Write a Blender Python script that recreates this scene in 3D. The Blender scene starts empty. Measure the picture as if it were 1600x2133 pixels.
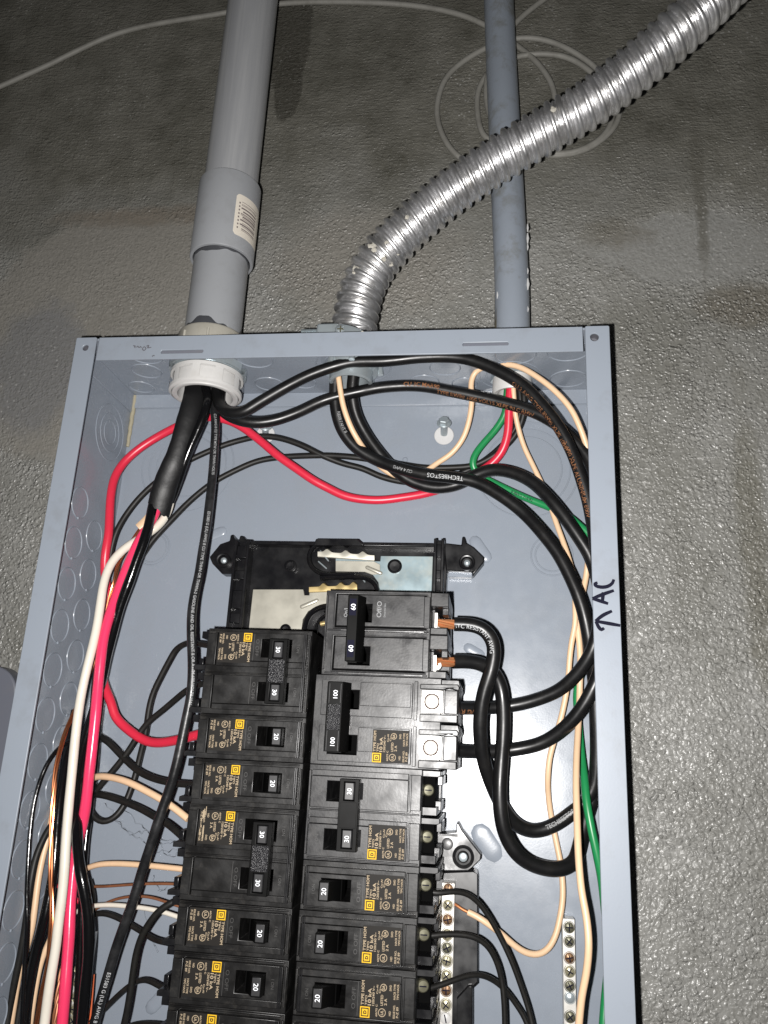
import bpy, bmesh, math, random
import numpy as np
from mathutils import Vector, Matrix
from mathutils.geometry import tessellate_polygon
random.seed(7)
SC = bpy.context.scene
COL = SC.collection
MM = 0.001
# ------------------------------------------------------------------ camera, light, exposure
CAM = np.array([288.7727, -462.9215, -264.0953])              # millimetres; panel corner is the origin
ROT = np.array([[0.9908095, -0.1350088, -0.0083142],
                [0.1269196, 0.9491800, -0.2880081],
                [0.0467753, 0.2843060, 0.9575919]])           # columns: right, forward, up
FPX = 1648.9
cam = bpy.data.cameras.new('camera')
cam.sensor_fit = 'VERTICAL'; cam.sensor_height = 36.0
cam.lens = FPX / 2133 * 36.0
cam.clip_start = 0.01; cam.clip_end = 20
cam_o = bpy.data.objects.new('camera', cam); COL.objects.link(cam_o)
cam_o.matrix_world = Matrix([[ROT[0, 0], ROT[0, 2], -ROT[0, 1], CAM[0] * MM],
                             [ROT[1, 0], ROT[1, 2], -ROT[1, 1], CAM[1] * MM],
                             [ROT[2, 0], ROT[2, 2], -ROT[2, 1], CAM[2] * MM], [0, 0, 0, 1]])
SC.camera = cam_o
world = bpy.data.worlds.new('World'); SC.world = world; world.use_nodes = True
wb = world.node_tree.nodes['Background']
wb.inputs[0].default_value = (0.9, 0.95, 1.0, 1); wb.inputs[1].default_value = 0.012
# the phone's flash beside the lens
fl = bpy.data.lights.new('flash', 'AREA'); fl.shape = 'DISK'; fl.size = 0.006
fl.energy = 5.8; fl.color = (1.0, 0.975, 0.95)
fl_o = bpy.data.objects.new('flash', fl); COL.objects.link(fl_o)
fm = cam_o.matrix_world.copy(); fm.translation = Vector(((CAM[0] - 19) * MM, (CAM[1] - 1) * MM, (CAM[2] - 9) * MM))
fl_o.matrix_world = fm
SC.view_settings.view_transform = 'Standard'; SC.view_settings.look = 'None'
SC.view_settings.exposure = 0.0; SC.view_settings.gamma = 1.0
SC.render.resolution_x = 768; SC.render.resolution_y = 1024

def ray(u, v):
    return ROT @ np.array([(u - 800) / FPX, 1.0, -(v - 1066.5) / FPX])
def P(u, v, Y):
    d = ray(u, v); return CAM + d * (Y - CAM[1]) / d[1]
def PXZ(u, v, Y):
    q = P(u, v, Y); return (q[0], q[2])
def scale_at(q): return FPX / float((np.array(q) - CAM) @ ROT[:, 1])

# ------------------------------------------------------------------ materials
def mat(name, col, rough=0.5, metal=0.0, spec=0.5, coat=0.0, bump=None, dirt=None, rvar=0.0, stretch=None):
    m = bpy.data.materials.new(name); m.use_nodes = True
    nt = m.node_tree; N = nt.nodes; L = nt.links; b = N['Principled BSDF']
    b.inputs['Base Color'].default_value = (*col, 1); b.inputs['Roughness'].default_value = rough
    b.inputs['Metallic'].default_value = metal; b.inputs['Specular IOR Level'].default_value = spec
    b.inputs['Coat Weight'].default_value = coat; b.inputs['Coat Roughness'].default_value = 0.12
    tc = N.new('ShaderNodeTexCoord')
    src = tc.outputs['Object']
    if stretch:
        mp = N.new('ShaderNodeMapping'); mp.inputs['Scale'].default_value = stretch; L.new(src, mp.inputs['Vector']); src = mp.outputs[0]
    if dirt:                                           # (colour, noise scale, low, high, amount)
        n = N.new('ShaderNodeTexNoise'); n.inputs['Scale'].default_value = dirt[1]; n.inputs['Detail'].default_value = 8
        n.inputs['Roughness'].default_value = 0.7
        L.new(src, n.inputs['Vector'])
        r = N.new('ShaderNodeMapRange'); r.inputs[1].default_value = dirt[2]; r.inputs[2].default_value = dirt[3]; r.inputs[4].default_value = dirt[4]
        L.new(n.outputs[0], r.inputs[0])
        mx = N.new('ShaderNodeMix'); mx.data_type = 'RGBA'; mx.inputs[6].default_value = (*col, 1); mx.inputs[7].default_value = (*dirt[0], 1)
        L.new(r.outputs[0], mx.inputs[0]); L.new(mx.outputs[2], b.inputs['Base Color'])
    if rvar:
        n = N.new('ShaderNodeTexNoise'); n.inputs['Scale'].default_value = 90; n.inputs['Detail'].default_value = 6
        L.new(tc.outputs['Object'], n.inputs['Vector'])
        r = N.new('ShaderNodeMapRange'); r.inputs[1].default_value = 0.3; r.inputs[2].default_value = 0.7
        r.inputs[3].default_value = max(0.05, rough - rvar); r.inputs[4].default_value = min(1, rough + rvar)
        L.new(n.outputs[0], r.inputs[0]); L.new(r.outputs[0], b.inputs['Roughness'])
    if bump:                                           # (noise scale, strength, distance in metres)
        n = N.new('ShaderNodeTexNoise'); n.inputs['Scale'].default_value = bump[0]; n.inputs['Detail'].default_value = 4
        L.new(tc.outputs['Object'], n.inputs['Vector'])
        bp = N.new('ShaderNodeBump'); bp.inputs['Strength'].default_value = bump[1]; bp.inputs['Distance'].default_value = bump[2]
        L.new(n.outputs[0], bp.inputs['Height']); L.new(bp.outputs[0], b.inputs['Normal'])
    return m

PAINT = (0.222, 0.250, 0.292)
M = {
 'paint': mat('grey_enamel', PAINT, 0.27, spec=0.5, bump=(900, 0.06, 0.0004), dirt=((0.21, 0.225, 0.245), 22, 0.5, 0.8, 0.5), rvar=0.05),
 'paint_edge': mat('grey_enamel_flange', (0.232, 0.261, 0.304), 0.40, bump=(900, 0.05, 0.0004), dirt=((0.175, 0.185, 0.20), 45, 0.52, 0.8, 0.6)),
 'pvc': mat('grey_pvc', (0.265, 0.275, 0.290), 0.36, bump=(400, 0.04, 0.0003), dirt=((0.19, 0.19, 0.19), 30, 0.5, 0.75, 0.6)),
 'pvc_long': mat('scuffed_grey_pvc', (0.285, 0.292, 0.305), 0.36, bump=(400, 0.04, 0.0003), dirt=((0.40, 0.405, 0.41), 60, 0.45, 0.72, 0.75), stretch=(1.6, 1.6, .06), rvar=0.08),
 'pvc_paint': mat('grey_conduit_paint', (0.235, 0.264, 0.306), 0.38, bump=(260, 0.12, 0.0006), dirt=((0.13, 0.125, 0.10), 24, 0.52, 0.66, 0.75)),
 'beige': mat('beige_pvc', (0.36, 0.345, 0.30), 0.45, bump=(300, 0.05, 0.0004), dirt=((0.24, 0.22, 0.18), 40, 0.5, 0.75, 0.6)),
 'glue': mat('dark_pipe_cement', (0.05, 0.052, 0.058), 0.3, bump=(300, 0.3, 0.001)),
 'white': mat('white_nylon', (0.50, 0.495, 0.485), 0.42, dirt=((0.38, 0.365, 0.335), 80, 0.5, 0.8, 0.5)),
 'offwhite': mat('worn_white_plastic', (0.5, 0.5, 0.5), 0.5),
 'black': mat('black_plastic', (0.0055, 0.0055, 0.0065), 0.30, spec=0.42, dirt=((0.014, 0.0135, 0.013), 110, 0.5, 0.8, 0.8), rvar=0.1),
 'dusty': mat('dusty_black_plastic', (0.0065, 0.0063, 0.0063), 0.36, spec=0.42, dirt=((0.040, 0.037, 0.033), 190, 0.53, 0.9, 0.9), rvar=0.12, bump=(700, 0.07, 0.0004)),
 'dusty_glare_grey': mat('dusty_glare_plastic', (0.0115, 0.0115, 0.0125), 0.37, spec=0.5, dirt=((0.060, 0.058, 0.056), 130, 0.48, 0.86, 0.9), rvar=0.12, bump=(700, 0.08, 0.0004)),  # black plastic with dust, its base lightened for the flash glare
 'handle': mat('black_handle', (0.0025, 0.0025, 0.0025), 0.45, spec=0.10, rvar=0.06),
 'shade_black': mat('recess_shade_black', (0.0015, 0.0015, 0.0015), 0.8, spec=0.05),  # near-black that paints the shade inside slots, grooves and recesses
 'handle_face': mat('handle_face', (0.016, 0.016, 0.0175), 0.40, spec=0.6, dirt=((0.055, 0.055, 0.055), 200, 0.5, 0.8, 0.7)),
 'rough_black': mat('stippled_black', (0.013, 0.013, 0.015), 0.30, spec=0.6, bump=(900, 0.9, 0.0016)),
 'label': mat('rating_sticker_black', (0.010, 0.0085, 0.007), 0.6, spec=0.2),
 'tan': mat('tan_ink', (0.33, 0.262, 0.178), 0.7, spec=0.2),
 'yellow': mat('yellow_ink', (0.62, 0.37, 0.015), 0.6, spec=0.2),
 'print': mat('white_ink', (0.75, 0.77, 0.80), 0.6, spec=0.2),
 'print_mid': mat('cable_ink', (0.46, 0.47, 0.48), 0.6, spec=0.2),
 'print_dim': mat('worn_white_ink', (0.27, 0.275, 0.28), 0.7, spec=0.2),
 'rust_print': mat('brown_ink', (0.21, 0.095, 0.045), 0.8, spec=0.15),
 'ink': mat('marker_ink', (0.006, 0.006, 0.016), 0.75, spec=0.12),
 'ink_grey': mat('smudged_ink', (0.10, 0.10, 0.115), 0.6),
 'wire_black': mat('black_wire_jacket', (0.0058, 0.0058, 0.0062), 0.36, spec=0.42, dirt=((0.018, 0.0165, 0.0145), 120, 0.5, 0.8, 0.6), rvar=0.07, bump=(220, 0.10, 0.0006)),
 'wire_gloss': mat('glossy_black_wire', (0.004, 0.004, 0.0045), 0.16, spec=0.55, bump=(130, 0.22, 0.0012)),
 'wire_grey': mat('dusty_black_cable', (0.0095, 0.0097, 0.0105), 0.30, spec=0.6, dirt=((0.040, 0.040, 0.042), 70, 0.45, 0.75, 0.8), bump=(160, 0.25, 0.001), rvar=0.1),
 'wire_dull': mat('matt_black_wire', (0.0078, 0.0074, 0.0068), 0.50, spec=0.35, dirt=((0.021, 0.019, 0.016), 160, 0.48, 0.8, 0.7)),
 'tape': mat('black_tape', (0.006, 0.006, 0.0065), 0.46, spec=0.35, bump=(140, 0.25, 0.0012), dirt=((0.10, 0.10, 0.105), 90, 0.62, 0.8, 0.6)),
 'red': mat('red_wire_jacket', (0.56, 0.022, 0.050), 0.35, bump=(200, 0.06, 0.0005)),
 'pink': mat('pink_red_wire_jacket', (0.72, 0.040, 0.115), 0.22, bump=(150, 0.10, 0.0008)),
 'wire_white': mat('white_wire_jacket', (0.66, 0.62, 0.54), 0.24, dirt=((0.52, 0.46, 0.38), 60, 0.5, 0.8, 0.4), bump=(150, 0.08, 0.0008)),
 'peach': mat('aged_white_wire_jacket', (0.68, 0.47, 0.30), 0.42, dirt=((0.56, 0.38, 0.22), 50, 0.5, 0.8, 0.5)),
 'green': mat('green_wire_jacket', (0.012, 0.20, 0.062), 0.36, dirt=((0.03, 0.08, 0.04), 90, 0.56, 0.75, 0.8)),
 'orange': mat('orange_wire_jacket', (0.75, 0.16, 0.06), 0.4),
 'copper': mat('bright_copper', (0.72, 0.30, 0.13), 0.36, metal=0.65),
 'glint_copper': mat('polished_copper', (0.50, 0.19, 0.085), 0.24, metal=0.9),
 'old_copper': mat('dull_copper', (0.36, 0.15, 0.075), 0.42, metal=0.55, dirt=((0.18, 0.07, 0.035), 90, 0.45, 0.75, 0.8)),
 'zinc': mat('zinc_plate', (0.40, 0.45, 0.475), 0.36, metal=0.55, dirt=((0.30, 0.32, 0.32), 120, 0.5, 0.8, 0.7), rvar=0.08),
 'flex': mat('galvanised_flex', (0.80, 0.80, 0.81), 0.36, metal=0.92, dirt=((0.45, 0.44, 0.42), 75, 0.44, 0.72, 0.85), rvar=0.09, bump=(300, 0.08, 0.0006)),
 'cement': mat('dried_cement', (0.42, 0.40, 0.35), 0.85, bump=(300, 0.4, 0.001)),
 'bus': mat('tin_plated_bus', (0.40, 0.385, 0.33), 0.40, metal=0.5, dirt=((0.36, 0.35, 0.31), 70, 0.5, 0.8, 0.6), rvar=0.07),
 'bus_blue': mat('zinc_bus', (0.25, 0.32, 0.345), 0.36, metal=0.5, dirt=((0.40, 0.40, 0.35), 35, 0.45, 0.75, 0.9), rvar=0.07),
 'brass': mat('yellow_chromate', (0.38, 0.29, 0.13), 0.36, metal=0.5),
 'alu': mat('tin_plated_aluminium', (0.66, 0.645, 0.61), 0.36, metal=0.35, rvar=0.06, dirt=((0.42, 0.39, 0.34), 120, 0.5, 0.8, 0.6)),
 'screw': mat('yellow_zinc_screw', (0.40, 0.37, 0.25), 0.36, metal=0.55, dirt=((0.20, 0.17, 0.10), 300, 0.45, 0.7, 0.8)),
 'screw_brown': mat('rusted_screw', (0.27, 0.16, 0.085), 0.38, metal=0.55, dirt=((0.12, 0.06, 0.03), 300, 0.42, 0.65, 0.9)),
 'screw_dark': mat('tarnished_screw', (0.13, 0.125, 0.085), 0.42, metal=0.5),
 'seam': mat('dark_lug_seam', (0.05, 0.022, 0.016), 0.9, spec=0.02),
 'sealant': mat('tan_sealant', (0.30, 0.27, 0.19), 0.6, bump=(300, 0.3, 0.001)),
 'plate_grey': mat('dark_grey_enamel', (0.125, 0.132, 0.16), 0.45, dirt=((0.16, 0.155, 0.155), 30, 0.5, 0.8, 0.5), bump=(300, 0.08, 0.0005)),
 'coil': mat('painted_over_cable', (0.215, 0.21, 0.19), 0.6, bump=(180, 0.3, 0.001), dirt=((0.12, 0.115, 0.10), 30, 0.48, 0.7, 0.7)),
 'sticker': mat('paper_sticker', (0.66, 0.61, 0.53), 0.6),
 'barcode': mat('barcode_ink', (0.16, 0.13, 0.13), 0.7),
}

# wall: rendered concrete under grey paint, with pebbled and trowelled areas
def wall_material():
    m = bpy.data.materials.new('painted_concrete'); m.use_nodes = True
    nt = m.node_tree; N = nt.nodes; L = nt.links; b = N['Principled BSDF']
    tc = N.new('ShaderNodeTexCoord')
    def noise(sc, det=5, vec=None, rough=0.6, dist=0):
        n = N.new('ShaderNodeTexNoise'); n.inputs['Scale'].default_value = sc; n.inputs['Detail'].default_value = det
        n.inputs['Roughness'].default_value = rough; n.inputs['Distortion'].default_value = dist
        L.new(vec or tc.outputs['Object'], n.inputs['Vector']); return n.outputs[0]
    def rng(x, a, c, lo=0.0, hi=1.0):
        r = N.new('ShaderNodeMapRange'); r.inputs[1].default_value = a; r.inputs[2].default_value = c
        r.inputs[3].default_value = lo; r.inputs[4].default_value = hi; L.new(x, r.inputs[0]); return r.outputs[0]
    def math_(op, x, y):
        n = N.new('ShaderNodeMath'); n.operation = op
        for i, q in enumerate((x, y)):
            if isinstance(q, (int, float)): n.inputs[i].default_value = q
            else: L.new(q, n.inputs[i])
        return n.outputs[0]
    def mix(f, a, c):
        n = N.new('ShaderNodeMix'); n.data_type = 'RGBA'
        for sock, q in ((0, f), (6, a), (7, c)):
            if isinstance(q, tuple): n.inputs[sock].default_value = (*q, 1)
            elif isinstance(q, float): n.inputs[sock].default_value = q
            else: L.new(q, n.inputs[sock])
        return n.outputs[2]
    sep = N.new('ShaderNodeSeparateXYZ'); L.new(tc.outputs['Object'], sep.inputs[0])
    X, Z = sep.outputs[0], sep.outputs[2]
    warp = noise(9, 4); warp2 = noise(30, 4); warp3 = noise(120, 5, rough=0.7)
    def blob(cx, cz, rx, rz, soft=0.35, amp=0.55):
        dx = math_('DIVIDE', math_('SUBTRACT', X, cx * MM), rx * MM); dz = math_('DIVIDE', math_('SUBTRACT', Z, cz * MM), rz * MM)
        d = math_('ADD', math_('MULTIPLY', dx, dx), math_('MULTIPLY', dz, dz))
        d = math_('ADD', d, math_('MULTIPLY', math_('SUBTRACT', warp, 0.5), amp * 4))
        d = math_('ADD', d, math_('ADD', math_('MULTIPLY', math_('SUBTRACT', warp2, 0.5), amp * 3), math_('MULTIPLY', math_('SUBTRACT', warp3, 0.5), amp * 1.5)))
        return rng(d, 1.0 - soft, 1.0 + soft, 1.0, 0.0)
    base = mix(rng(noise(11, 8, rough=0.68), 0.36, 0.64), (0.176, 0.174, 0.158), (0.282, 0.281, 0.268))
    # darker, greener tone high on the wall, paler below
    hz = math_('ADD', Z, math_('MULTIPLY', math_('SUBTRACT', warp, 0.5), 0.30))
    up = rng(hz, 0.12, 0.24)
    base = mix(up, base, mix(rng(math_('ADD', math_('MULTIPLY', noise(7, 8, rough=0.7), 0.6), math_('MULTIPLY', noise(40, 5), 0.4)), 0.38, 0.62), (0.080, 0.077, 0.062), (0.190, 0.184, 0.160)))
    spots = [(blob(-40, 60, 115, 122, 0.10, 0.20), (0.232, 0.220, 0.198)), (blob(-95, 30, 40, 60, 0.3, 0.4), (0.175, 0.176, 0.180)),
             (blob(432, 126, 78, 32, 0.22, 0.5), (0.250, 0.250, 0.240)), (blob(185, 120, 75, 50, 0.6), (0.225, 0.213, 0.190)), (blob(-20, 176, 75, 9, 0.8, 1.0), (0.17, 0.148, 0.122)),
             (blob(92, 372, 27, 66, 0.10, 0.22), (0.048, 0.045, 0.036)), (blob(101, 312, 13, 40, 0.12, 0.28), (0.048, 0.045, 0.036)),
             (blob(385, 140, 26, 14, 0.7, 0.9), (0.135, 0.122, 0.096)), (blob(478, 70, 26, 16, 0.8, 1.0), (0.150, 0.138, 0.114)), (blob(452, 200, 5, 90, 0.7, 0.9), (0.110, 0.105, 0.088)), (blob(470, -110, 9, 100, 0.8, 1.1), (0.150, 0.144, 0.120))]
    trowel = None
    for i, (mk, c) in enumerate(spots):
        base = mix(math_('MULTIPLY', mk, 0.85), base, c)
        if i in (0, 1, 2): trowel = mk if trowel is None else math_('MAXIMUM', trowel, mk)
    # brown grime flecks and pale spatter
    base = mix(rng(noise(60, 7, rough=0.75), 0.62, 0.74, 0, 0.7), base, (0.085, 0.070, 0.042))
    v = N.new('ShaderNodeTexVoronoi'); v.inputs['Scale'].default_value = 210; L.new(tc.outputs['Object'], v.inputs['Vector'])
    fleck = math_('MULTIPLY', rng(v.outputs['Distance'], 0.10, 0.24, 1.0, 0.0), rng(noise(7, 3), 0.5, 0.62))
    base = mix(math_('MULTIPLY', fleck, 0.6), base, (0.5, 0.5, 0.48))
    # slight mottling of the paint grain
    base = mix(rng(noise(330, 3), 0.35, 0.65, 0.0, 0.42), base, (0.13, 0.127, 0.112))
    L.new(base, b.inputs['Base Color'])
    # relief: pebbles (paint over stipple) stretched into brushed streaks towards the top
    mp = N.new('ShaderNodeMapping'); mp.inputs['Scale'].default_value = (0.62, 1, 1.35); mp.inputs['Rotation'].default_value = (0, math.radians(-24), 0)
    L.new(tc.outputs['Object'], mp.inputs['Vector'])
    wv = N.new('ShaderNodeVectorMath'); wv.operation = 'ADD'; wn = N.new('ShaderNodeTexNoise'); wn.inputs['Scale'].default_value = 160; wn.inputs['Detail'].default_value = 2
    L.new(tc.outputs['Object'], wn.inputs['Vector']); ws = N.new('ShaderNodeVectorMath'); ws.operation = 'SCALE'; ws.inputs['Scale'].default_value = 0.006
    L.new(wn.outputs['Color'], ws.inputs[0]); L.new(ws.outputs[0], wv.inputs[0]); L.new(tc.outputs['Object'], wv.inputs[1])
    def domes(sc):
        vp = N.new('ShaderNodeTexVoronoi'); vp.feature = 'SMOOTH_F1'; vp.inputs['Scale'].default_value = sc; vp.inputs['Smoothness'].default_value = 0.35
        L.new(wv.outputs[0], vp.inputs['Vector']); return rng(vp.outputs['Distance'], 0.12, 0.62, 1.0, 0.0)
    big = noise(45, 3); peb = math_('ADD', math_('MULTIPLY', domes(400), 0.75), math_('MULTIPLY', domes(250), 0.5)); peb2 = noise(800, 2)
    mp2 = N.new('ShaderNodeMapping'); mp2.inputs['Scale'].default_value = (0.22, 1, 1.0); mp2.inputs['Rotation'].default_value = (0, math.radians(-14), 0)
    L.new(tc.outputs['Object'], mp2.inputs['Vector'])
    streak = noise(420, 4, mp2.outputs[0], 0.6)
    hgt = math_('ADD', math_('MULTIPLY', peb, rng(big, 0.3, 0.7, 0.45, 1.25)), math_('MULTIPLY', peb2, 0.22))
    upm = rng(hz, 0.05, 0.24)
    hgt = math_('ADD', math_('MULTIPLY', hgt, math_('SUBTRACT', 1.0, math_('MULTIPLY', upm, 0.6))), math_('MULTIPLY', math_('ADD', streak, math_('MULTIPLY', peb2, 0.5)), math_('MULTIPLY', upm, 1.15)))
    hgt = math_('MULTIPLY', hgt, math_('SUBTRACT', 1.0, math_('MULTIPLY', trowel, 0.55)))
    hgt = math_('ADD', hgt, math_('ADD', math_('MULTIPLY', warp2, 0.9), math_('MULTIPLY', warp, 2.0)))
    bp = N.new('ShaderNodeBump'); bp.inputs['Strength'].default_value = 1.0; bp.inputs['Distance'].default_value = 0.0011
    L.new(hgt, bp.inputs['Height']); L.new(bp.outputs[0], b.inputs['Normal'])
    L.new(rng(noise(25, 4), 0.3, 0.7, 0.24, 0.40), b.inputs['Roughness'])
    b.inputs['Specular IOR Level'].default_value = 0.55
    return m
M['wall'] = wall_material()

# ------------------------------------------------------------------ mesh building, all in millimetres
class G:
    def __init__(s): s.v = []; s.f = []; s.m = []
    def add(s, v, f, mi=0):
        o = len(s.v); s.v += [tuple(float(c) for c in q) for q in v]; s.f += [tuple(i + o for i in q) for q in f]; s.m += [mi] * len(f); return s
    def box(s, x0, x1, y0, y1, z0, z1, mi=0):
        if x0 > x1: x0, x1 = x1, x0
        if y0 > y1: y0, y1 = y1, y0
        if z0 > z1: z0, z1 = z1, z0
        v = [(x, y, z) for x in (x0, x1) for y in (y0, y1) for z in (z0, z1)]
        return s.add(v, [(0, 1, 3, 2), (4, 6, 7, 5), (0, 4, 5, 1), (2, 3, 7, 6), (0, 2, 6, 4), (1, 5, 7, 3)], mi)
    def plate(s, x0, x1, z0, z1, y0, y1, holes=(), mi=0):
        """slab with rectangular through-holes (x0,x1,z0,z1)"""
        return s.prism([(x0, z0), (x1, z0), (x1, z1), (x0, z1)], y0, y1, [[(a, c), (b, c), (b, d), (a, d)] for a, b, c, d in holes], mi)
    def prism(s, poly, y0, y1, holes=(), mi=0):
        """polygon in x,z (mm) with holes, extruded from y0 to y1"""
        loops = [list(poly)] + [list(h) for h in holes]
        tri = tessellate_polygon([[Vector((a, b, 0)) for a, b in lp] for lp in loops])
        flat = [q for lp in loops for q in lp]; n = len(flat)
        v = [(a, y0, b) for a, b in flat] + [(a, y1, b) for a, b in flat]
        f = []
        for t in tri:
            (ax, az), (bx, bz), (cx, cz) = flat[t[0]], flat[t[1]], flat[t[2]]
            if (bx - ax) * (cz - az) - (bz - az) * (cx - ax) < 0: t = (t[0], t[2], t[1])
            f.append(tuple(t)); f.append((t[0] + n, t[2] + n, t[1] + n))
        k = 0
        for li, lp in enumerate(loops):
            m_ = len(lp)
            area = sum(lp[i][0] * lp[(i + 1) % m_][1] - lp[(i + 1) % m_][0] * lp[i][1] for i in range(m_))
            ccw = (area > 0) == (li == 0)
            for i in range(m_):
                a, b = k + i, k + (i + 1) % m_
                f.append((a, a + n, b + n, b) if ccw else (a, b, b + n, a + n))
            k += m_
        return s.add(v, f, mi)
    def frame(s, c, axis):
        a = Vector(axis).normalized(); u = a.orthogonal().normalized(); w = a.cross(u); return Vector(c), a, u, w
    def lathe(s, prof, c, axis=(0, 0, 1), seg=32, mi=0, a0=0.0, a1=2 * math.pi, up=None):
        """profile of (radius, height) turned about axis through c"""
        c, a, u, w = s.frame(c, axis)
        if up is not None:
            u = (Vector(up) - a * a.dot(Vector(up))).normalized(); w = a.cross(u)
        full = abs(a1 - a0 - 2 * math.pi) < 1e-6; ns = seg if full else seg + 1
        v = []
        for r, h in prof:
            for i in range(ns):
                t = a0 + (a1 - a0) * i / seg; v.append(c + a * h + (u * math.cos(t) + w * math.sin(t)) * max(r, 1e-4))
        f = []
        for j in range(len(prof) - 1):
            for i in range(seg):
                i2 = (i + 1) % ns; f.append((j * ns + i, j * ns + i2, (j + 1) * ns + i2, (j + 1) * ns + i))
        return s.add(v, f, mi)
    def cyl(s, c, r, h, axis=(0, -1, 0), seg=24, mi=0, bev=0.0):
        b = min(bev, r * .5, h * .5)
        prof = [(0, 0), (r, 0), (r, h - b), (r - b, h), (0, h)] if b > 0 else [(0, 0), (r, 0), (r, h), (0, h)]
        return s.lathe(prof, c, axis, seg, mi)
    def ring(s, c, R, r, axis=(0, -1, 0), seg=40, k=6, mi=0, a0=0.0, a1=2 * math.pi, squash=1.0):
        prof = [(R + r * math.cos(2 * math.pi * j / k), squash * r * math.sin(2 * math.pi * j / k)) for j in range(k + 1)]
        return s.lathe(prof, c, axis, seg, mi, a0, a1)
    def tube(s, pts, r, seg=14, mi=0, caps=True, rfun=None, flat=None, fdir=None):
        """round tube along pts; rfun(i)->radius; flat=(a,b) elliptical factors with a along fdir"""
        pts = [Vector(q) for q in pts]; n = len(pts); v = []; prev = None
        for i, q in enumerate(pts):
            t = (pts[min(i + 1, n - 1)] - pts[max(i - 1, 0)]).normalized()
            if fdir is not None: prev = Vector(fdir(i))
            if prev is None: prev = t.orthogonal()
            u = (prev - t * prev.dot(t)).normalized(); w = t.cross(u); prev = u
            rr = rfun(i) if rfun else r; fa, fb = flat if flat else (1, 1)
            for k in range(seg):
                a = 2 * math.pi * k / seg
                v.append(q + u * (rr * fa * math.cos(a)) + w * (rr * fb * math.sin(a)))
        f = [(i * seg + k, i * seg + (k + 1) % seg, (i + 1) * seg + (k + 1) % seg, (i + 1) * seg + k) for i in range(n - 1) for k in range(seg)]
        if caps: f += [tuple(range(seg))[::-1], tuple((n - 1) * seg + k for k in range(seg))]
        return s.add(v, f, mi)
    def build(s, name, mats, parent=None, bevel=0.0, angle=40, origin=None, link=True, normals=False):
        o0 = np.array(origin if origin is not None else ORG.get(parent.name if parent else '', (0, 0, 0)), float)
        me = bpy.data.meshes.new(name)
        me.from_pydata([tuple((np.array(q) - o0) * MM) for q in s.v], [], s.f)
        mats = mats if isinstance(mats, (list, tuple)) else [mats]
        for m_ in mats: me.materials.append(M[m_] if isinstance(m_, str) else m_)
        if len(mats) > 1: me.polygons.foreach_set('material_index', s.m)
        me.update()
        if normals:
            bm = bmesh.new(); bm.from_mesh(me); bmesh.ops.recalc_face_normals(bm, faces=bm.faces); bm.to_mesh(me); bm.free()
        me.polygons.foreach_set('use_smooth', [True] * len(me.polygons))
        me.set_sharp_from_angle(angle=math.radians(angle))
        o = bpy.data.objects.new(name, me); COL.objects.link(o)
        if parent:
            o.parent = parent; ORG[o.name] = tuple(o0)
        else:
            o.location = tuple(o0 * MM); ORG[o.name] = tuple(o0)
        if bevel:
            b = o.modifiers.new('edge', 'BEVEL'); b.width = bevel * MM; b.segments = 2; b.limit_method = 'ANGLE'; b.angle_limit = math.radians(50)
            b.harden_normals = False
        return o
ORG = {}
def tag(o, label=None, cat=None, group=None, kind=None):
    if label: o['label'] = label
    if cat: o['category'] = cat
    if group: o['group'] = group
    if kind: o['kind'] = kind
    return o
def thing(name, label, cat, loc=(0, 0, 0), group=None):
    o = bpy.data.objects.new(name, None); COL.objects.link(o); o.location = tuple(np.array(loc, float) * MM)
    o.empty_display_size = 0.02
    ORG[o.name] = tuple(loc); return tag(o, label, cat, group)
def copy_tree(o, parent=None):
    c = o.copy(); COL.objects.link(c); c.parent = parent
    for ch in list(o.children): copy_tree(ch, c)
    return c
def circle(cx, cz, r, n=24): return [(cx + r * math.cos(2 * math.pi * i / n), cz + r * math.sin(2 * math.pi * i / n)) for i in range(n)]
def px_poly(pts, Y): return [PXZ(u, v, Y) for u, v in pts]

# lettering: outlines of the built-in font, as flat geometry
_tc = {}
def text_geo(s, bold=0.0, cuts=0):
    key = (s, bold, cuts)
    if key not in _tc:
        cu = bpy.data.curves.new('text', 'FONT'); cu.body = s; cu.size = 1.0; cu.offset = bold; cu.resolution_u = 3; cu.fill_mode = 'FRONT'
        o = bpy.data.objects.new('text', cu); COL.objects.link(o)
        dg = bpy.context.evaluated_depsgraph_get(); me = bpy.data.meshes.new_from_object(o.evaluated_get(dg))
        bm = bmesh.new(); bm.from_mesh(me); bmesh.ops.triangulate(bm, faces=bm.faces)
        bmesh.ops.remove_doubles(bm, verts=bm.verts, dist=1e-5)
        if cuts: bmesh.ops.subdivide_edges(bm, edges=[e for e in bm.edges if e.calc_length() > 0.22], cuts=cuts, use_grid_fill=True); bmesh.ops.triangulate(bm, faces=bm.faces)
        bm.verts.index_update()
        vs = [(q.co.x, q.co.y) for q in bm.verts]; fs = [tuple(w.index for w in q.verts) for q in bm.faces]; bm.free()
        bpy.data.objects.remove(o); bpy.data.curves.remove(cu); bpy.data.meshes.remove(me)
        _tc[key] = (vs, fs)
    return _tc[key]
def put_text(g, s, cx, cz, size, y, up=True, mi=0, bold=0.0, length=None, align='c'):
    """flat text facing -y; up=True reads towards +z (turned a quarter left)"""
    vs, fs = text_geo(s, bold)
    if not vs: return
    x0, x1 = min(v[0] for v in vs), max(v[0] for v in vs); h = 0.7
    k = length / ((x1 - x0) * size) if length else 1.0
    out = []
    for tx, ty in vs:
        a = (tx - (x0 + x1) / 2) * size * k; b = (ty - h / 2) * size
        out.append((cx - b, y, cz + a) if up else (cx + a, y, cz + b))
    g.add(out, fs, mi)

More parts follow.
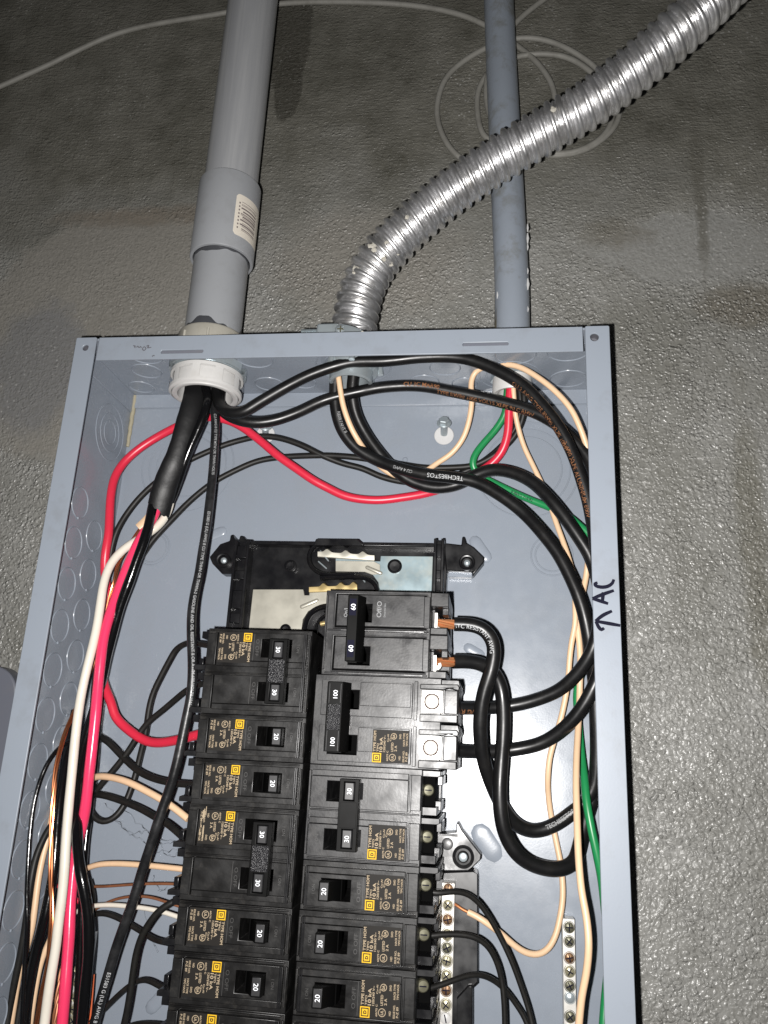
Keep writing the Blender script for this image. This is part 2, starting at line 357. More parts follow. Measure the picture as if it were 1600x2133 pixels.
# ================================================================== the wall
g = G(); g.box(-1600, 2000, 100, 160, -1500, 1300)
tag(g.build('wall', 'wall'), 'rough grey painted concrete basement wall', None, None, 'structure')

# ================================================================== the panel enclosure
D = 92.3; W = 362.0; ZB = -640.0; T = 1.5; FW = 15.2; TF = 17.4
panel = thing('electrical_panel', 'open grey steel electrical panel box with its cover taken off', 'electrical panel', (W / 2, D, 0))
# back sheet, very slightly dished to bring the flash glare to the lower right
def back_sheet():
    g = G(); nx, nz = 36, 60; v = []
    for j in range(nz + 1):
        for i in range(nx + 1):
            x = T + (W - 2 * T) * i / nx; z = -T + (ZB + 2 * T) * j / nz
            sm = lambda t: max(0, min(1, t)) ** 2 * (3 - 2 * max(0, min(1, t)))
            y = D - 3.3 * sm((x - 262) / 92) * sm((-z - 120) / 300) + .25 * math.sin(x * .035 + 1) * math.sin(z * .022)
            v.append((x, y, z))
    f = [(j * (nx + 1) + i, (j + 1) * (nx + 1) + i, (j + 1) * (nx + 1) + i + 1, j * (nx + 1) + i + 1) for j in range(nz) for i in range(nx)]
    g.add(v, f); g.box(0, W, D + 0.6, D + 2.2, ZB, 0); return g
back_sheet().build('back_plate', 'paint', panel)
G().box(0, T, 1.5, D + 0.6, ZB, 0).build('side_wall', 'paint', panel)
G().box(W - T, W, 1.5, D + 0.6, ZB, 0).build('side_wall', 'paint', panel)
G().box(T, W - T, 2.4, D, -T, 0).build('top_wall', 'paint', panel)
G().box(T, W - T, 2.4, D, ZB, ZB + T).build('bottom_wall', 'paint', panel)
# corner hole of each side flange is a real hole with a dark cup behind it
for nm, x0, x1, hu, hv, hr in (('side_flange', 0, FW, 178, 724, 2.2), ('side_flange', W - FW, W, 1238.5, 702, 2.7)):
    hx, hz = PXZ(hu, hv, 0)
    g = G(); g.prism([(x0, ZB), (x1, ZB), (x1, -0.6), (x1 - 0.8, 0), (x0 + 0.8, 0), (x0, -0.6)], 0, 1.5, [circle(hx, hz, hr, 20)])
    fo = g.build(nm, 'paint_edge', panel, bevel=0.35)
    G().lathe([(hr + .6, 0), (hr + .6, 6), (0, 6)], (hx, 1.5, hz), (0, 1, 0), 18).build('screw_hole', 'ink_grey', fo)
sl = []
for ua, va, ub, vb in ((335, 727, 423, 737), (963, 711, 1060, 722)):
    xa, za = PXZ(ua, va, 0.9); xb, zb = PXZ(ub, vb, 0.9); zc = (za + zb) / 2
    xa, xb = min(xa, xb), max(xa, xb); hh = 1.25
    sl.append([(xa + hh * .6, zc - hh), (xb - hh * .6, zc - hh), (xb, zc), (xb - hh * .6, zc + hh), (xa + hh * .6, zc + hh), (xa, zc)])
g = G(); g.prism([(FW + 1.3, -TF), (W - FW - 1.3, -TF), (W - FW - 1.3, 0), (FW + 1.3, 0)], 0.9, 2.4, sl)
lip = g.build('top_flange', 'paint_edge', panel, bevel=0.3)
for q in sl:
    x0, x1 = min(a for a, b in q), max(a for a, b in q); z0 = min(b for a, b in q)
    G().prism([(x0 - 1, z0 - .8), (x1 + 1, z0 - .8), (x1 + 1, z0 + 3.3), (x0 - 1, z0 + 3.3)], 3.6, 4.2).build('slot_backing', 'plate_grey', lip)  # darker than the box enamel: slot shade put into the colour
# laps of the end cap over back and sides
G().box(T + .3, W - T - .3, D - 2.3, D - 1.0, -13.2, -T).build('cap_lap', 'paint', panel, bevel=0.3)
g = G().box(T, T + 1.0, 5, D - 2.6, -17.2, -T); g.build('cap_lap', 'paint', panel, bevel=0.25)
G().box(W - T - 1.0, W - T, 5, D - 2.6, -17.2, -T).build('cap_lap', 'paint', panel, bevel=0.25)
g = G(); zz = np.linspace(-2.2, -46, 30)
g.tube([(T + 1.2 + .15 * math.sin(z * .7), D - 1.2, z) for z in zz], 2.0, 10, rfun=lambda i: 2.1 - .8 * i / 30 + .08 * math.sin(i * 2.1))
g.build('sealant_bead', 'sealant', panel)
# knockouts: slugs standing a little proud, each with its tie tab
def slug(r, axis, nub=0.6):
    g = G(); g.lathe([(r + .55, -.3), (r + .35, .36), (r + .05, .58), (r - .3, .38), (r - .5, .06), (0, .05)], (0, 0, 0), axis, 36)
    return g
slug_mesh = {}
def knockout(r, axis, pos, tabs=1):
    key = (r, axis)
    if key not in slug_mesh:
        o = slug(r, axis).build('knockout', 'paint', panel, origin=(0, 0, 0)); slug_mesh[key] = o
    else:
        o = slug_mesh[key].copy(); COL.objects.link(o)
    o.location = tuple((np.array(pos) - np.array(ORG[panel.name])) * MM)
    if axis[0]:                                    # the small weld nub at the lower edge, as on the left wall
        n_ = G().cyl((0, 0, 0), 1.1, .9, axis, 10, bev=.4).build('tie_tab', 'paint', o, origin=(0, 0, 0)); n_.location = (0.0003 * axis[0], 0, -(r + .2) * MM)
    return o
for k in range(16):
    knockout(11.0, (1, 0, 0), (T, 36.8, -109.5 - 28.95 * k))
    if k < 15: knockout(11.0, (1, 0, 0), (T, 63.2, -126.5 - 28.95 * k))
for x, y, r in ((30.6, 49, 11), (14.8, 76, 9.5), (119.2, 33, 13), (119, 74, 11), (146, 72, 9.5), (254.6, 52, 11), (238, 74, 11), (268, 78, 9.5), (304, 33, 14), (343, 72, 13), (339, 30, 14), (40, 24, 13)):
    knockout(r, (0, 0, -1), (x, y, -T))
def ko_ring(c, R, axis):
    g = G(); g.ring(c, R, .55, axis, 64, 6, squash=.7); return g.build('knockout_ring', 'paint', panel)
for cx, cz, rs in ((54, -62, (37, 25, 31)), (34.5, -128, (13.2, 11)), (314, -64, (37, 25, 31)), (331, -129, (14.5, 11.5)), (66, -545, (25, 37)), (200, -60, ())):
    for R in rs: ko_ring((cx, D - .55, cz), R, (0, -1, 0))
for R in (21.5, 14.5, 9): ko_ring((T + .1, 62.7, -45.6), R, (1, 0, 0))
for R in (21, 27): ko_ring((189, 46, -T - .1), R, (0, 0, -1))
for R in (17, 22): ko_ring((301, 66, -T - .1), R, (0, 0, -1))
# pressed bosses round the mounting ears of the interior
def boss(u0, v0, u1, v1, r, h):
    a = P(u0, v0, D); b = P(u1, v1, D); a[1] = b[1] = D
    pts = [a + (b - a) * t for t in np.linspace(0, 1, 9)]
    pts = [a - (b - a) / np.linalg.norm(b - a) * r * .99] + [a - (b - a) / np.linalg.norm(b - a) * r * .7] + pts + [b + (b - a) / np.linalg.norm(b - a) * r * .7, b + (b - a) / np.linalg.norm(b - a) * r * .99]
    rf = lambda i: r * (.15 if i in (0, len(pts) - 1) else .72 if i in (1, len(pts) - 2) else 1)
    g = G(); g.tube(pts, r, 20, rfun=rf, flat=(h / r, 1), fdir=lambda i: (0, 1, 0)); return g.build('pressed_boss', 'paint', panel)
boss(990, 1128, 1012, 1160, 4.4, 1.3); boss(1003, 1738, 1030, 1775, 6.8, 1.1); boss(976, 1350, 1000, 1364, 3.6, 1.2)
boss(430, 1120, 462, 1107, 4.0, 1.2); boss(316, 2098, 335, 2078, 4.2, 1.2)
G().cyl((224, D, -57), 2.0, 1.6, (0, -1, 0), 16, bev=.6).build('stud', 'paint', panel)
# marker on the right flange: arrow and AC
def strokes(name, lines, Y, w, m, parent):
    g = G()
    for ln in lines:
        pts = [P(u, v, Y) for u, v in ln]
        dense = spline(pts, 1.0) if len(pts) > 2 else [pts[0] + (pts[1] - pts[0]) * t for t in np.linspace(0, 1, 8)]
        n = len(dense)
        g.tube(dense, w, 8, rfun=lambda i: w * (.72 + .28 * math.sin(math.pi * min(1, (i + .6) / n))), flat=(.10, 1), fdir=lambda i: (0, 1, 0))
    return g.build(name, m, parent)
def spline(pts, step=2.5, smooth=0):
    """centripetal-ish Catmull-Rom through pts, sampled about every step mm"""
    p = [np.array(q, float) for q in pts]
    p = [2 * p[0] - p[1]] + p + [2 * p[-1] - p[-2]]
    out = []
    for i in range(1, len(p) - 2):
        p0, p1, p2, p3 = p[i - 1:i + 3]
        t = [0]
        for a, b in ((p0, p1), (p1, p2), (p2, p3)): t.append(t[-1] + max(1e-3, np.linalg.norm(b - a)) ** .5)
        n = max(2, int(np.linalg.norm(p2 - p1) / step))
        for k in range(n):
            x = t[1] + (t[2] - t[1]) * k / n
            L = lambda a, b, ta, tb: a * (tb - x) / (tb - ta) + b * (x - ta) / (tb - ta)
            a1, a2, a3 = L(p0, p1, t[0], t[1]), L(p1, p2, t[1], t[2]), L(p2, p3, t[2], t[3])
            b1, b2 = L(a1, a2, t[0], t[2]), L(a2, a3, t[1], t[3])
            out.append(L(b1, b2, t[1], t[2]))
    out.append(p[-2]); out = np.array(out)
    for _ in range(smooth):
        q = out.copy(); q[1:-1] = (out[:-2] + 2 * out[1:-1] + out[2:]) / 4; out = q
    return list(out)
z5 = lambda a, b: (900 + a * .28125, 1100 + b * .28125)
strokes('marker_writing', [
    [z5(1395, 722), z5(1300, 705), z5(1210, 689)], [z5(1210, 689), z5(1268, 645), z5(1333, 614)], [z5(1213, 690), z5(1238, 738), z5(1255, 752), z5(1275, 740)],
    [z5(1347, 462), z5(1262, 492), z5(1188, 522)], [z5(1188, 522), z5(1240, 538), z5(1305, 560)], [z5(1268, 475), z5(1266, 500), z5(1262, 545)],
    [z5(1347, 380), z5(1335, 408), z5(1300, 432), z5(1250, 437), z5(1212, 426), z5(1206, 412), z5(1226, 404)]], -0.05, 1.05, 'ink', panel)
za = lambda a, b: (140 + a * .1375, 680 + b * .1375)
strokes('smudged_writing', [[za(1000, 290), za(1040, 300)], [za(1020, 292), za(1030, 325)], [za(1050, 318), za(1070, 300), za(1085, 322)], [za(1095, 325), za(1110, 305), za(1128, 322)],
    [za(1165, 305), za(1195, 330), za(1165, 365), za(1140, 340), za(1165, 305)], [za(1200, 300), za(1240, 285), za(1215, 325), za(1275, 315)], [za(1225, 280), za(1235, 330)], [za(1292, 460), za(1300, 440), za(1325, 445)]], 0.85, 0.42, 'ink_grey', panel)

# screws that fix the panel to the wall, each through a white washer
for u, v, ud, vd, lb in ((553, 886, 553, 905, 'zinc hex screw on a white washer behind the red wire, upper left back plate'), (925, 882, 925, 907, 'zinc hex screw on a white washer below the thick black cables, upper right')):
    x, z = PXZ(ud, vd, D - 2)
    t = thing('mounting_screw', lb, 'screw', (x, D - 2, z), 'screws that fix the panel to the wall')
    G().lathe([(7.4, 0), (7.4, .5), (7.0, .9), (0, .9)], (x, D - 1.6, z), (0, -1, 0), 32).build('washer', 'offwhite', t)
    hx, hz = PXZ(u, v, D - 11)
    c0 = np.array((x, D - 2, z + 1)); c1 = np.array((hx, D - 11, hz)); ax = c1 - c0
    g = G(); g.cyl(c0, 2.6, float(np.linalg.norm(ax)), ax, 16, bev=.2); g.build('shank', 'zinc', t)
    g = G(); g.cyl(c1, 5.4, 1.0, ax, 24, bev=.3); g.cyl(c1 + ax / np.linalg.norm(ax), 4.0, 3.2, ax, 6, bev=.5); g.build('hex_head', 'zinc', t)

# grey plate on the wall beyond the left edge of the panel
x1, z1 = PXZ(38, 1384, 90); x0, z0 = PXZ(-40, 1370, 90); zlo = PXZ(10, 1650, 90)[1]
t = thing('wall_plate', 'dark blue-grey metal plate on the wall at the left edge of the panel', 'plate', ((x0 + x1) / 2, 100, zlo))
G().prism([(x0 - 190, zlo + 4), (x1 + 6, zlo)] + [(x1 + 6 - 22 + 22 * math.cos(math.radians(t)), z1 - 24 + 22 * math.sin(math.radians(t))) for t in range(0, 91, 9)] + [(x0 - 190, z0 + 6)], 84, 99).build('cover', 'plate_grey', t, bevel=1.2)

# ================================================================== conduits
def zpt(u, v, Y): return P(u, v, Y)[2]
# --- big PVC pipe at left
px_, py_ = 80.2, 46.0
ztop = 520; z_ct = zpt(486, 352, py_ - 21); z_cb = zpt(465, 506, py_ - 24); z_ad = zpt(441, 672, py_ - 24)
pipe = thing('pvc_conduit', 'large grey plastic conduit with glued coupling and barcode sticker, left of the metal flex', 'conduit', (px_, py_, 0))
G().lathe([(21, z_ct - 8), (21, ztop)], (px_, py_, 0), seg=56).build('upper_pipe', 'pvc_long', pipe)
G().lathe([(18, z_ct), (23.2, z_ct), (24.3, z_ct - 1.2), (24.3, z_cb + 1), (23.8, z_cb), (21.9, z_cb), (21.6, z_cb + 6)], (px_, py_, 0), seg=64).build('coupling', 'pvc', pipe)
cpl = [o for o in pipe.children if o.name.startswith('coupling')][0]
G().lathe([(20.8, z_ad - 6), (20.8, z_cb + 10)], (px_, py_, 0), seg=56).build('lower_pipe', 'pvc', pipe)
# cement squeezed out under the coupling and above the adapter
def cement(z, up, amp, r, name):
    g = G(); n = 72; v = []; f = []
    for i in range(n):
        a = 2 * math.pi * i / n; h = amp * (0.35 + .65 * abs(math.sin(a * 1.5 + .9)) ** 1.5 + .12 * math.sin(a * 7) + .08 * math.sin(a * 13)) 
        for rr, zz in ((r + .25, z), (r + .5, z + up * h * .6), (r + .12, z + up * h), (r - .6, z + up * h)): v.append((px_ + rr * math.cos(a), py_ + rr * math.sin(a), zz))
    for i in range(n):
        for k in range(3): f.append((i * 4 + k, ((i + 1) % n) * 4 + k, ((i + 1) % n) * 4 + k + 1, i * 4 + k + 1))
    g.add(v, f); return g.build(name, 'glue', pipe, normals=True)
cement(z_cb + 1.0, -1, 4.2, 20.8, 'cement_bead'); cement(z_ad - 2, 1, 9.5, 20.8, 'cement_bead')
# beige male adapter with grip ribs, above the top wall
g = G(); g.lathe([(20.9, z_ad + .8), (23.6, z_ad + .8), (24.6, z_ad - 1), (25.0, 1.2), (25.0, 0.4), (19, .4)], (px_, py_, 0), seg=56)
ad = g.build('male_adapter', 'beige', pipe)
for k in range(8):
    a = math.radians(-90 + 14 + 45 * k); c = (px_ + 24.9 * math.cos(a), py_ + 24.9 * math.sin(a))
    G().tube([(c[0], c[1], 2.0), (c[0], c[1], 6), (c[0] * 1.0 - .1 * math.cos(a), c[1] - .1 * math.sin(a), z_ad - 8), (c[0] - .25 * math.cos(a), c[1] - .25 * math.sin(a), z_ad - 4)], 1.0, 10).build('grip_rib', 'beige', ad)
# steel locknut and white insulating bushing inside the box
g = G()
prof = []
for k in range(8):
    a0 = 2 * math.pi * k / 8; g.lathe([(22, -3.0), (28.0, -3.0), (28.4, -2), (28.0, -7.2), (22, -7.2)], (px_, py_, 0), (0, 0, 1), 4, 0, a0, a0 + 2 * math.pi / 8 * .72)
g.lathe([(21, -1.6), (25.8, -1.6), (25.8, -7.6), (21, -7.6)], (px_, py_, 0), seg=48); g.build('locknut', 'zinc', pipe)
zb0, zb1 = -8.5, -25.5
g = G(); g.lathe([(20.5, zb0), (23.8, zb0), (24.2, zb0 - .8), (24.2, zb1 + 2.2), (23.6, zb1 + .4), (22.5, zb1), (20.0, zb1 + .6), (19.4, zb0 - 2), (19.4, zb0)], (px_, py_, 0), seg=56)
bu = g.build('bushing', 'white', pipe)
for k in range(10):
    a0 = 2 * math.pi * k / 10 + .1
    G().lathe([(24.0, zb0 - .4), (26.3, zb0 - .6), (26.3, zb1 + 3.6), (24.0, zb1 + 2.6)], (px_, py_, 0), (0, 0, 1), 4, 0, a0, a0 + .22).build('rib', 'white', bu)
g = G(); g.lathe([(24.8, zb0), (26.4, zb0), (26.4, zb0 - 2.6), (24.8, zb0 - 2.8)], (px_, py_, 0), seg=56); g.lathe([(24.8, zb1 + 4.6), (26.4, zb1 + 4.2), (26.2, zb1 + 2), (24.4, zb1 + 1)], (px_, py_, 0), seg=56); g.build('rim', 'white', bu)
# barcode sticker on the coupling
def on_cyl(phi, z, r): a = math.radians(phi); return (px_ + r * math.sin(a), py_ - r * math.cos(a), z)
def curved(phi0, phi1, z0, z1, r, n=16, round_=0.0):
    v, f = [], []
    for i in range(n + 1):
        t = i / n; e = 0
        if round_:
            d = min(t, 1 - t) * (phi1 - phi0)
            if d < round_: e = 2.5 * (1 - math.sqrt(max(0, 1 - (1 - d / round_) ** 2)))
        for zz in (z0 + e, z1 - e): v.append(on_cyl(phi0 + (phi1 - phi0) * t, zz, r))
    f = [(2 * i, 2 * i + 2, 2 * i + 3, 2 * i + 1) for i in range(n)]
    return v, f
zs1 = z_cb + 47; zs0 = z_cb + 11
g = G(); g.add(*curved(35, 104, zs0, zs1, 24.5, 20, 7)); st = g.build('barcode_sticker', 'sticker', cpl)
g = G(); zc = zs0 + 5.5; random.seed(3)
while zc < zs1 - 6:
    w = random.choice((.45, .45, .8, 1.3)); g.add(*curved(46 + random.choice((0, 0, 4)), 84, zc, zc + w, 24.62, 10)); zc += w + random.choice((.5, .6, 1.0, 1.5))
for k in range(8):
    g.add(*curved(41, 43.6, zs0 + 6 + k * 3.1, zs0 + 7.5 + k * 3.1, 24.62, 2))
g.build('barcode_print', 'barcode', st)

# --- small painted pipe at right
path = [P(u, v, Y) for u, v, Y in ((1067, 684, 66), (1066, 594, 67), (1059, 437, 70), (1050, 250, 74), (1044, 125, 77), (1039, 0, 78), (1031, -150, 80))]
bot = path[0].copy(); bot[2] = -3
pipe2 = thing('painted_conduit', 'slim blue-grey painted conduit running up behind the metal flex at right', 'conduit', tuple(bot))
G().tube(spline([bot] + path, 6), 12.9, 32).build('pipe', 'pvc_paint', pipe2)
cx, cy = bot[0], bot[1]
g = G(); g.lathe([(13, -2), (16.2, -2), (16.2, -5), (13, -5)], (cx, cy, 0), seg=6); g.build('locknut', 'zinc', pipe2)
g = G(); g.lathe([(11, -5), (14.0, -5), (14.2, -15), (13.2, -17), (10.6, -16.4), (10.2, -6)], (cx, cy, 0), seg=40); g.build('bushing', 'white', pipe2)
random.seed(11)
g = G()
for u, v, s in ((1082, 470, 1.1), (1084, 492, 1.4), (1082, 510, .9), (1079, 588, 1.5), (1083, 560, .8), (1073, 640, .7), (1040, 610, .9)):
    q = P(u, v, 56); d = q - np.array([cx, q[1], q[2]]); q = np.array([cx + 11.2 * (1 if u > 1062 else -1), cy - 6.6, q[2]])
    g.tube([q + np.array((0, 0, -3 * s)), q + np.array((.25, -.1, 0)), q + np.array((0, 0, 3.4 * s))], .8 * s, 8, rfun=lambda i: .8 * s * (.3, 1, .4)[i])
g.build('paint_drip', 'offwhite', pipe2)

# --- galvanised flexible conduit
fp = [(737, 690, 45), (740, 668, 44), (750, 612, 42), (781, 550, 39), (831, 494, 34), (900, 431, 28), (975, 375, 21), (1050, 325, 14), (1131, 275, 6), (1225, 219, -4), (1306, 156, -14), (1381, 94, -24), (1444, 36, -32), (1500, -18, -38), (1590, -110, -48)]
flex = thing('flexible_metal_conduit', 'ribbed galvanised metal flex conduit bending up and out to the right', 'conduit', (188, 46, 0))
fpath = spline([P(*q) for q in fp], 4, 6)
fp_arr = np.array(fpath); seglen = np.r_[0, np.cumsum(np.linalg.norm(np.diff(fp_arr, axis=0), axis=1))]
step = .36; ss = np.arange(0, seglen[-1], step)
fd = np.stack([np.interp(ss, seglen, fp_arr[:, k]) for k in range(3)], 1)
def ribbed(pts, ss, pitch, R, seg=44):
    v = []; prev = None; n = len(pts); V = [Vector(q) for q in pts]
    for i, q in enumerate(V):
        t = (V[min(i + 4, n - 1)] - V[max(i - 4, 0)]).normalized()
        if prev is None: prev = t.orthogonal()
        u = (prev - t * prev.dot(t)).normalized(); w = t.cross(u); prev = u
        for k in range(seg):
            a = 2 * math.pi * k / seg; ph = (ss[i] / pitch + k / seg) % 1.0
            if ph < .64: h = 3.3 * (1 - abs((ph - .32) / .32) ** 3.0)
            else: h = 1.15 * (1 - abs((ph - .82) / .18) ** 1.5)
            v.append(q + (u * math.cos(a) + w * math.sin(a)) * (R + h))
    f = [(i * seg + k, i * seg + (k + 1) % seg, (i + 1) * seg + (k + 1) % seg, (i + 1) * seg + k) for i in range(n - 1) for k in range(seg)]
    return v, f
g = G(); g.add(*ribbed(fd, ss, 8.3, 13.7)); g.build('ribbed_tube', 'flex', flex, angle=42)
# dried cement spatter on the ribs
random.seed(5)
for u, v, s in ((775, 512, 2.3), (779, 520, 1.6), (805, 505, 1.5), (742, 560, 2.2), (738, 566, 1.5), (830, 528, 1.3), (800, 540, 1.6), (815, 552, 1.2), (1152, 228, 1.8), (848, 452, 1.2)):
    d = ray(u, v); best = None
    for q in fd[::6]:
        w = q - CAM; tt = w @ d / (d @ d); dist = np.linalg.norm(CAM + d * tt - q)
        if best is None or dist < best[0]: best = (dist, tt, q)
    dist, tt, q = best; back = math.sqrt(max(0, 16.4 ** 2 - min(dist, 16) ** 2)); c = CAM + d * tt - d / np.linalg.norm(d) * back * .97
    g = G(); g.lathe([(0, -s * .5), (s * .9, -s * .3), (s * 1.2, s * .1), (s * .7, s * .4), (0, s * .5)], c, (random.uniform(-.4, .4), -1, random.uniform(-.4, .4)), 11)
    g.v = [tuple(np.array(q) + np.array([random.uniform(-.3, .3), random.uniform(-.1, .1), random.uniform(-.3, .3)]) * s) for q in g.v]
    g.build('cement_spatter', 'cement', flex)

# squeeze connector: saddle clamp with a cross screw, threaded throat, toothed locknut
fx, fy = 187.8, 46.0
g = G(); g.lathe([(14, .5), (19.4, .5), (19.4, 5), (18.9, 6), (18.6, 24), (18.0, 26), (15, 26.2)], (fx, fy, 0), seg=48)
g.v = [(x, y, z - (.30 * (x - fx + 18) if z > 10 else 0)) for x, y, z in g.v]
cl = g.build('clamp_body', 'zinc', flex)
lx, lz = PXZ(690, 689, 34)
g = G(); g.box(lx - 10, lx + 6, 30, 38, lz - 5.5, lz + 4.2); g.build('clamp_ear', 'zinc', cl, bevel=1.4)
sxz = PXZ(637, 690, 34)
g = G(); pts = [np.array((sxz[0] + t, 34, lz - .6)) for t in np.linspace(-3, lx - 8 - sxz[0], 60)]
g.tube(pts, 2.3, 12, rfun=lambda i: 2.1 + .35 * math.sin(i * 2.1)); g.build('clamp_screw', 'zinc', cl)
hx, hz = PXZ(708, 687, 28)
g = G(); g.lathe([(0, 0), (4.0, 0), (4.0, 1.4), (3.2, 2.6), (1.5, 3.2), (0, 3.2)], (hx, 30, hz), (.25, -1, .1), 24); sh = g.build('screw_head', 'zinc', cl)
g = G(); g.box(hx - 2.2 + .6, hx + 2.2 + .6, 26.5, 27.4, hz - .5, hz + .5); g.box(hx + .2, hx + 1.1, 26.4, 27.3, hz - 2.3, hz + 2.3); g.build('cross_slot', 'screw_dark', sh)
g = G(); g.lathe([(15.5, -1.6), (15.5, -15), (14, -16), (12.5, -15.5), (12.5, -2)], (fx, fy, 0), seg=40); g.build('throat', 'zinc', flex)
g = G(); g.lathe([(15, -3), (19.3, -3), (19.6, -4.2), (19.0, -6.6), (15, -6.6)], (fx, fy, 0), seg=40)
ln = g.build('locknut', 'zinc', flex)
for k in range(8):
    a = math.radians(45 * k + 10); c = np.array((fx + 20.2 * math.cos(a), fy + 20.2 * math.sin(a), 0))
    G().tube([c + (0, 0, -2.4), c + (math.cos(a) * .8, math.sin(a) * .8, -7.6)], 2.2, 8).build('tooth', 'zinc', ln)

# --- old communication cable coiled on the wall
k2 = lambda a, b: (600 + a * .625, b * .625)
cz = [(-900, 520), (-500, 360), (-200, 256), (-60, 205), (0, 180), (90, 140), (250, 68), (460, 28), (580, 8)] + [k2(*q) for q in ((200, 6), (430, 20), (560, 45), (640, 75), (760, 150), (840, 220), (885, 300), (880, 400), (800, 480), (700, 530), (590, 535), (525, 470), (496, 370), (530, 255), (640, 170), (760, 128), (850, 132), (950, 172), (1050, 250), (1105, 350), (1090, 420), (1000, 495), (890, 518), (760, 490), (660, 460), (632, 380), (640, 285), (700, 215), (800, 182), (920, 188), (1015, 245), (1080, 340), (1062, 440), (960, 505), (800, 500), (690, 420), (660, 300), (690, 180), (760, 75), (850, 0), (930, -60))]
cz3 = [P(u, v, 97.6 - .9 * ((i // 9) % 3)) for i, (u, v) in enumerate(cz)]
g = G(); g.tube(spline(cz3, 4, 2), 2.5, 10)
tag(g.build('cable_coil', 'coil', origin=tuple(cz3[0])), 'thin painted-over cable looped in a coil on the wall behind the conduits', 'cable')

# ================================================================== black plastic interior with its bus plates
base = thing('breaker_mounting_base', 'black plastic breaker mounting base with shiny bus plates exposed above the breakers', 'mounting base', (183, D - 2, -123))
YB = 72
tray = G(); tray.prism([(108, -436)] + [PXZ(u, v, YB) for u, v in ((486, 1186), (492, 1130), (655, 1128), (660, 1123), (746, 1124), (756, 1130), (926, 1132), (930, 1180))] + [(258.5, -436)], YB + 3, 88)
tray.build('tray', 'black', base, bevel=0.8)
# side rails, notched along their length
for nm, ua, va, ub, vb in (('l', 489, 1124, 521, 1124), ('r', 904, 1121, 926, 1121)):
    xa, za = PXZ(ua, va, 64); xb, zb = PXZ(ub, vb, 64)
    g = G(); g.box(xa, xa + 2.2, 64, 86, za, -434); g.box(xb - 2.2, xb, 64, 86, za, -434); g.box(xa + 1, xb - 1, 70, 86, za, -434)
    g.build('rail', 'black', base, bevel=0.5)
    for k, (dz, hh) in enumerate(((4, 9), (22, 6), (36, 13), (52, 7), (66, 16))):
        G().box(xa + 2, xb - 2, 65.5, 70.5, za - dz - hh, za - dz).build('rail_clip', 'black', base, bevel=0.5)
G().box(PXZ(518, 1124, 64)[0], PXZ(906, 1124, 64)[0], 67, 86, zpt(700, 1129, 67) - 2.6, zpt(700, 1129, 67)).build('top_rim', 'black', base, bevel=0.6)
g = G(); g.prism(px_poly(((652, 1136), (658, 1122), (746, 1123), (760, 1136)), 65), 65, 86); g.build('top_rim', 'black', base, bevel=0.7)
earL = [(436, 1160), (458, 1133), (478, 1126), (480, 1114), (486, 1113), (490, 1126), (497, 1125), (500, 1115), (508, 1117), (513, 1123), (528, 1124), (528, 1186), (488, 1186), (486, 1195), (462, 1195), (442, 1174)]
earR = [(926, 1131), (961, 1135), (963, 1117), (968, 1118), (972, 1131), (987, 1140), (1009, 1161), (1008, 1171), (985, 1199), (984, 1191), (926, 1188)]
for poly, su, sv, r in ((earL, 467, 1168, 5.2), (earR, 973, 1173, 5.6)):
    G().prism(px_poly(poly, 80), 80, 91).build('mounting_ear', 'black', base, bevel=0.8)
    ear = [o for o in base.children if o.name.startswith('mounting_ear')][-1]
    x, z = PXZ(su, sv, 79)
    G().lathe([(r, 0), (r, 3.6), (r - .7, 4.2), (r - 1.5, 4.0), (r - 2.2, 1.2), (0, 1.0)], (x, 80, z), (0, -1, 0), 28).build('screw_boss', 'black', ear)
    g = G(); g.lathe([(0, 3.2), (1.2, 3.1), (2.1, 2.4), (2.3, 1.2)], (x, 80, z), (0, -1, 0), 16); g.build('screw', 'zinc', ear)
G().box(PXZ(988, 1192, 86)[0] - 18, PXZ(984, 1192, 86)[0], 84, 91, zpt(960, 1203, 86), zpt(960, 1192, 86)).build('ear_foot', 'paint', base, bevel=0.5)
# bus plates
upr = [(699, 1161), (779, 1164), (780, 1169), (792, 1169), (793, 1158), (902, 1159), (899, 1236), (791, 1236), (788, 1213), (777, 1198), (759, 1191), (699, 1190)]
G().prism(px_poly(upr, 71.5), 71.5, 74).build('bus_plate', 'bus_blue', base, bevel=0.25)
upl = [(699, 1168), (779, 1169), (792, 1176), (792, 1196), (775, 1197), (759, 1191), (699, 1190)]
G().prism(px_poly(upl, 70.9), 70.9, 73).build('bus_plate', 'bus', base, bevel=0.25)
lwr = [(527, 1228), (632, 1228), (634, 1240), (644, 1240), (645, 1232), (690, 1230), (690, 1262), (660, 1264), (642, 1273), (631, 1290), (626, 1330), (516, 1330)]
G().prism(px_poly(lwr, 71.5), 71.5, 74).build('bus_plate', 'bus', base, bevel=0.25)
plates = [o for o in base.children if o.name.startswith('bus_plate')]
def pill(u0, v0, u1, v1, Y, r, h, m, name, parent):
    a, b = P(u0, v0, Y), P(u1, v1, Y); d = (b - a) / np.linalg.norm(b - a)
    pts = [a - d * r * .95, a - d * r * .6] + [a + (b - a) * t for t in (0, .5, 1)] + [b + d * r * .6, b + d * r * .95]
    g = G(); g.tube(pts, r, 14, rfun=lambda i: r * (.25, .78, 1, 1, 1, .78, .25)[i], flat=(h / r, 1), fdir=lambda i: (0, 1, 0)); return g.build(name, m, parent)
pill(765, 1182, 793, 1194, 70.8, 1.4, 1.0, 'bus', 'embossed_rib', plates[1]); pill(629, 1264, 660, 1251, 71.4, 1.5, 1.0, 'bus', 'embossed_rib', plates[2])
pill(568, 1200, 568, 1201, 71.4, .01, .01, 'black', 'mould_mark', base) if False else None
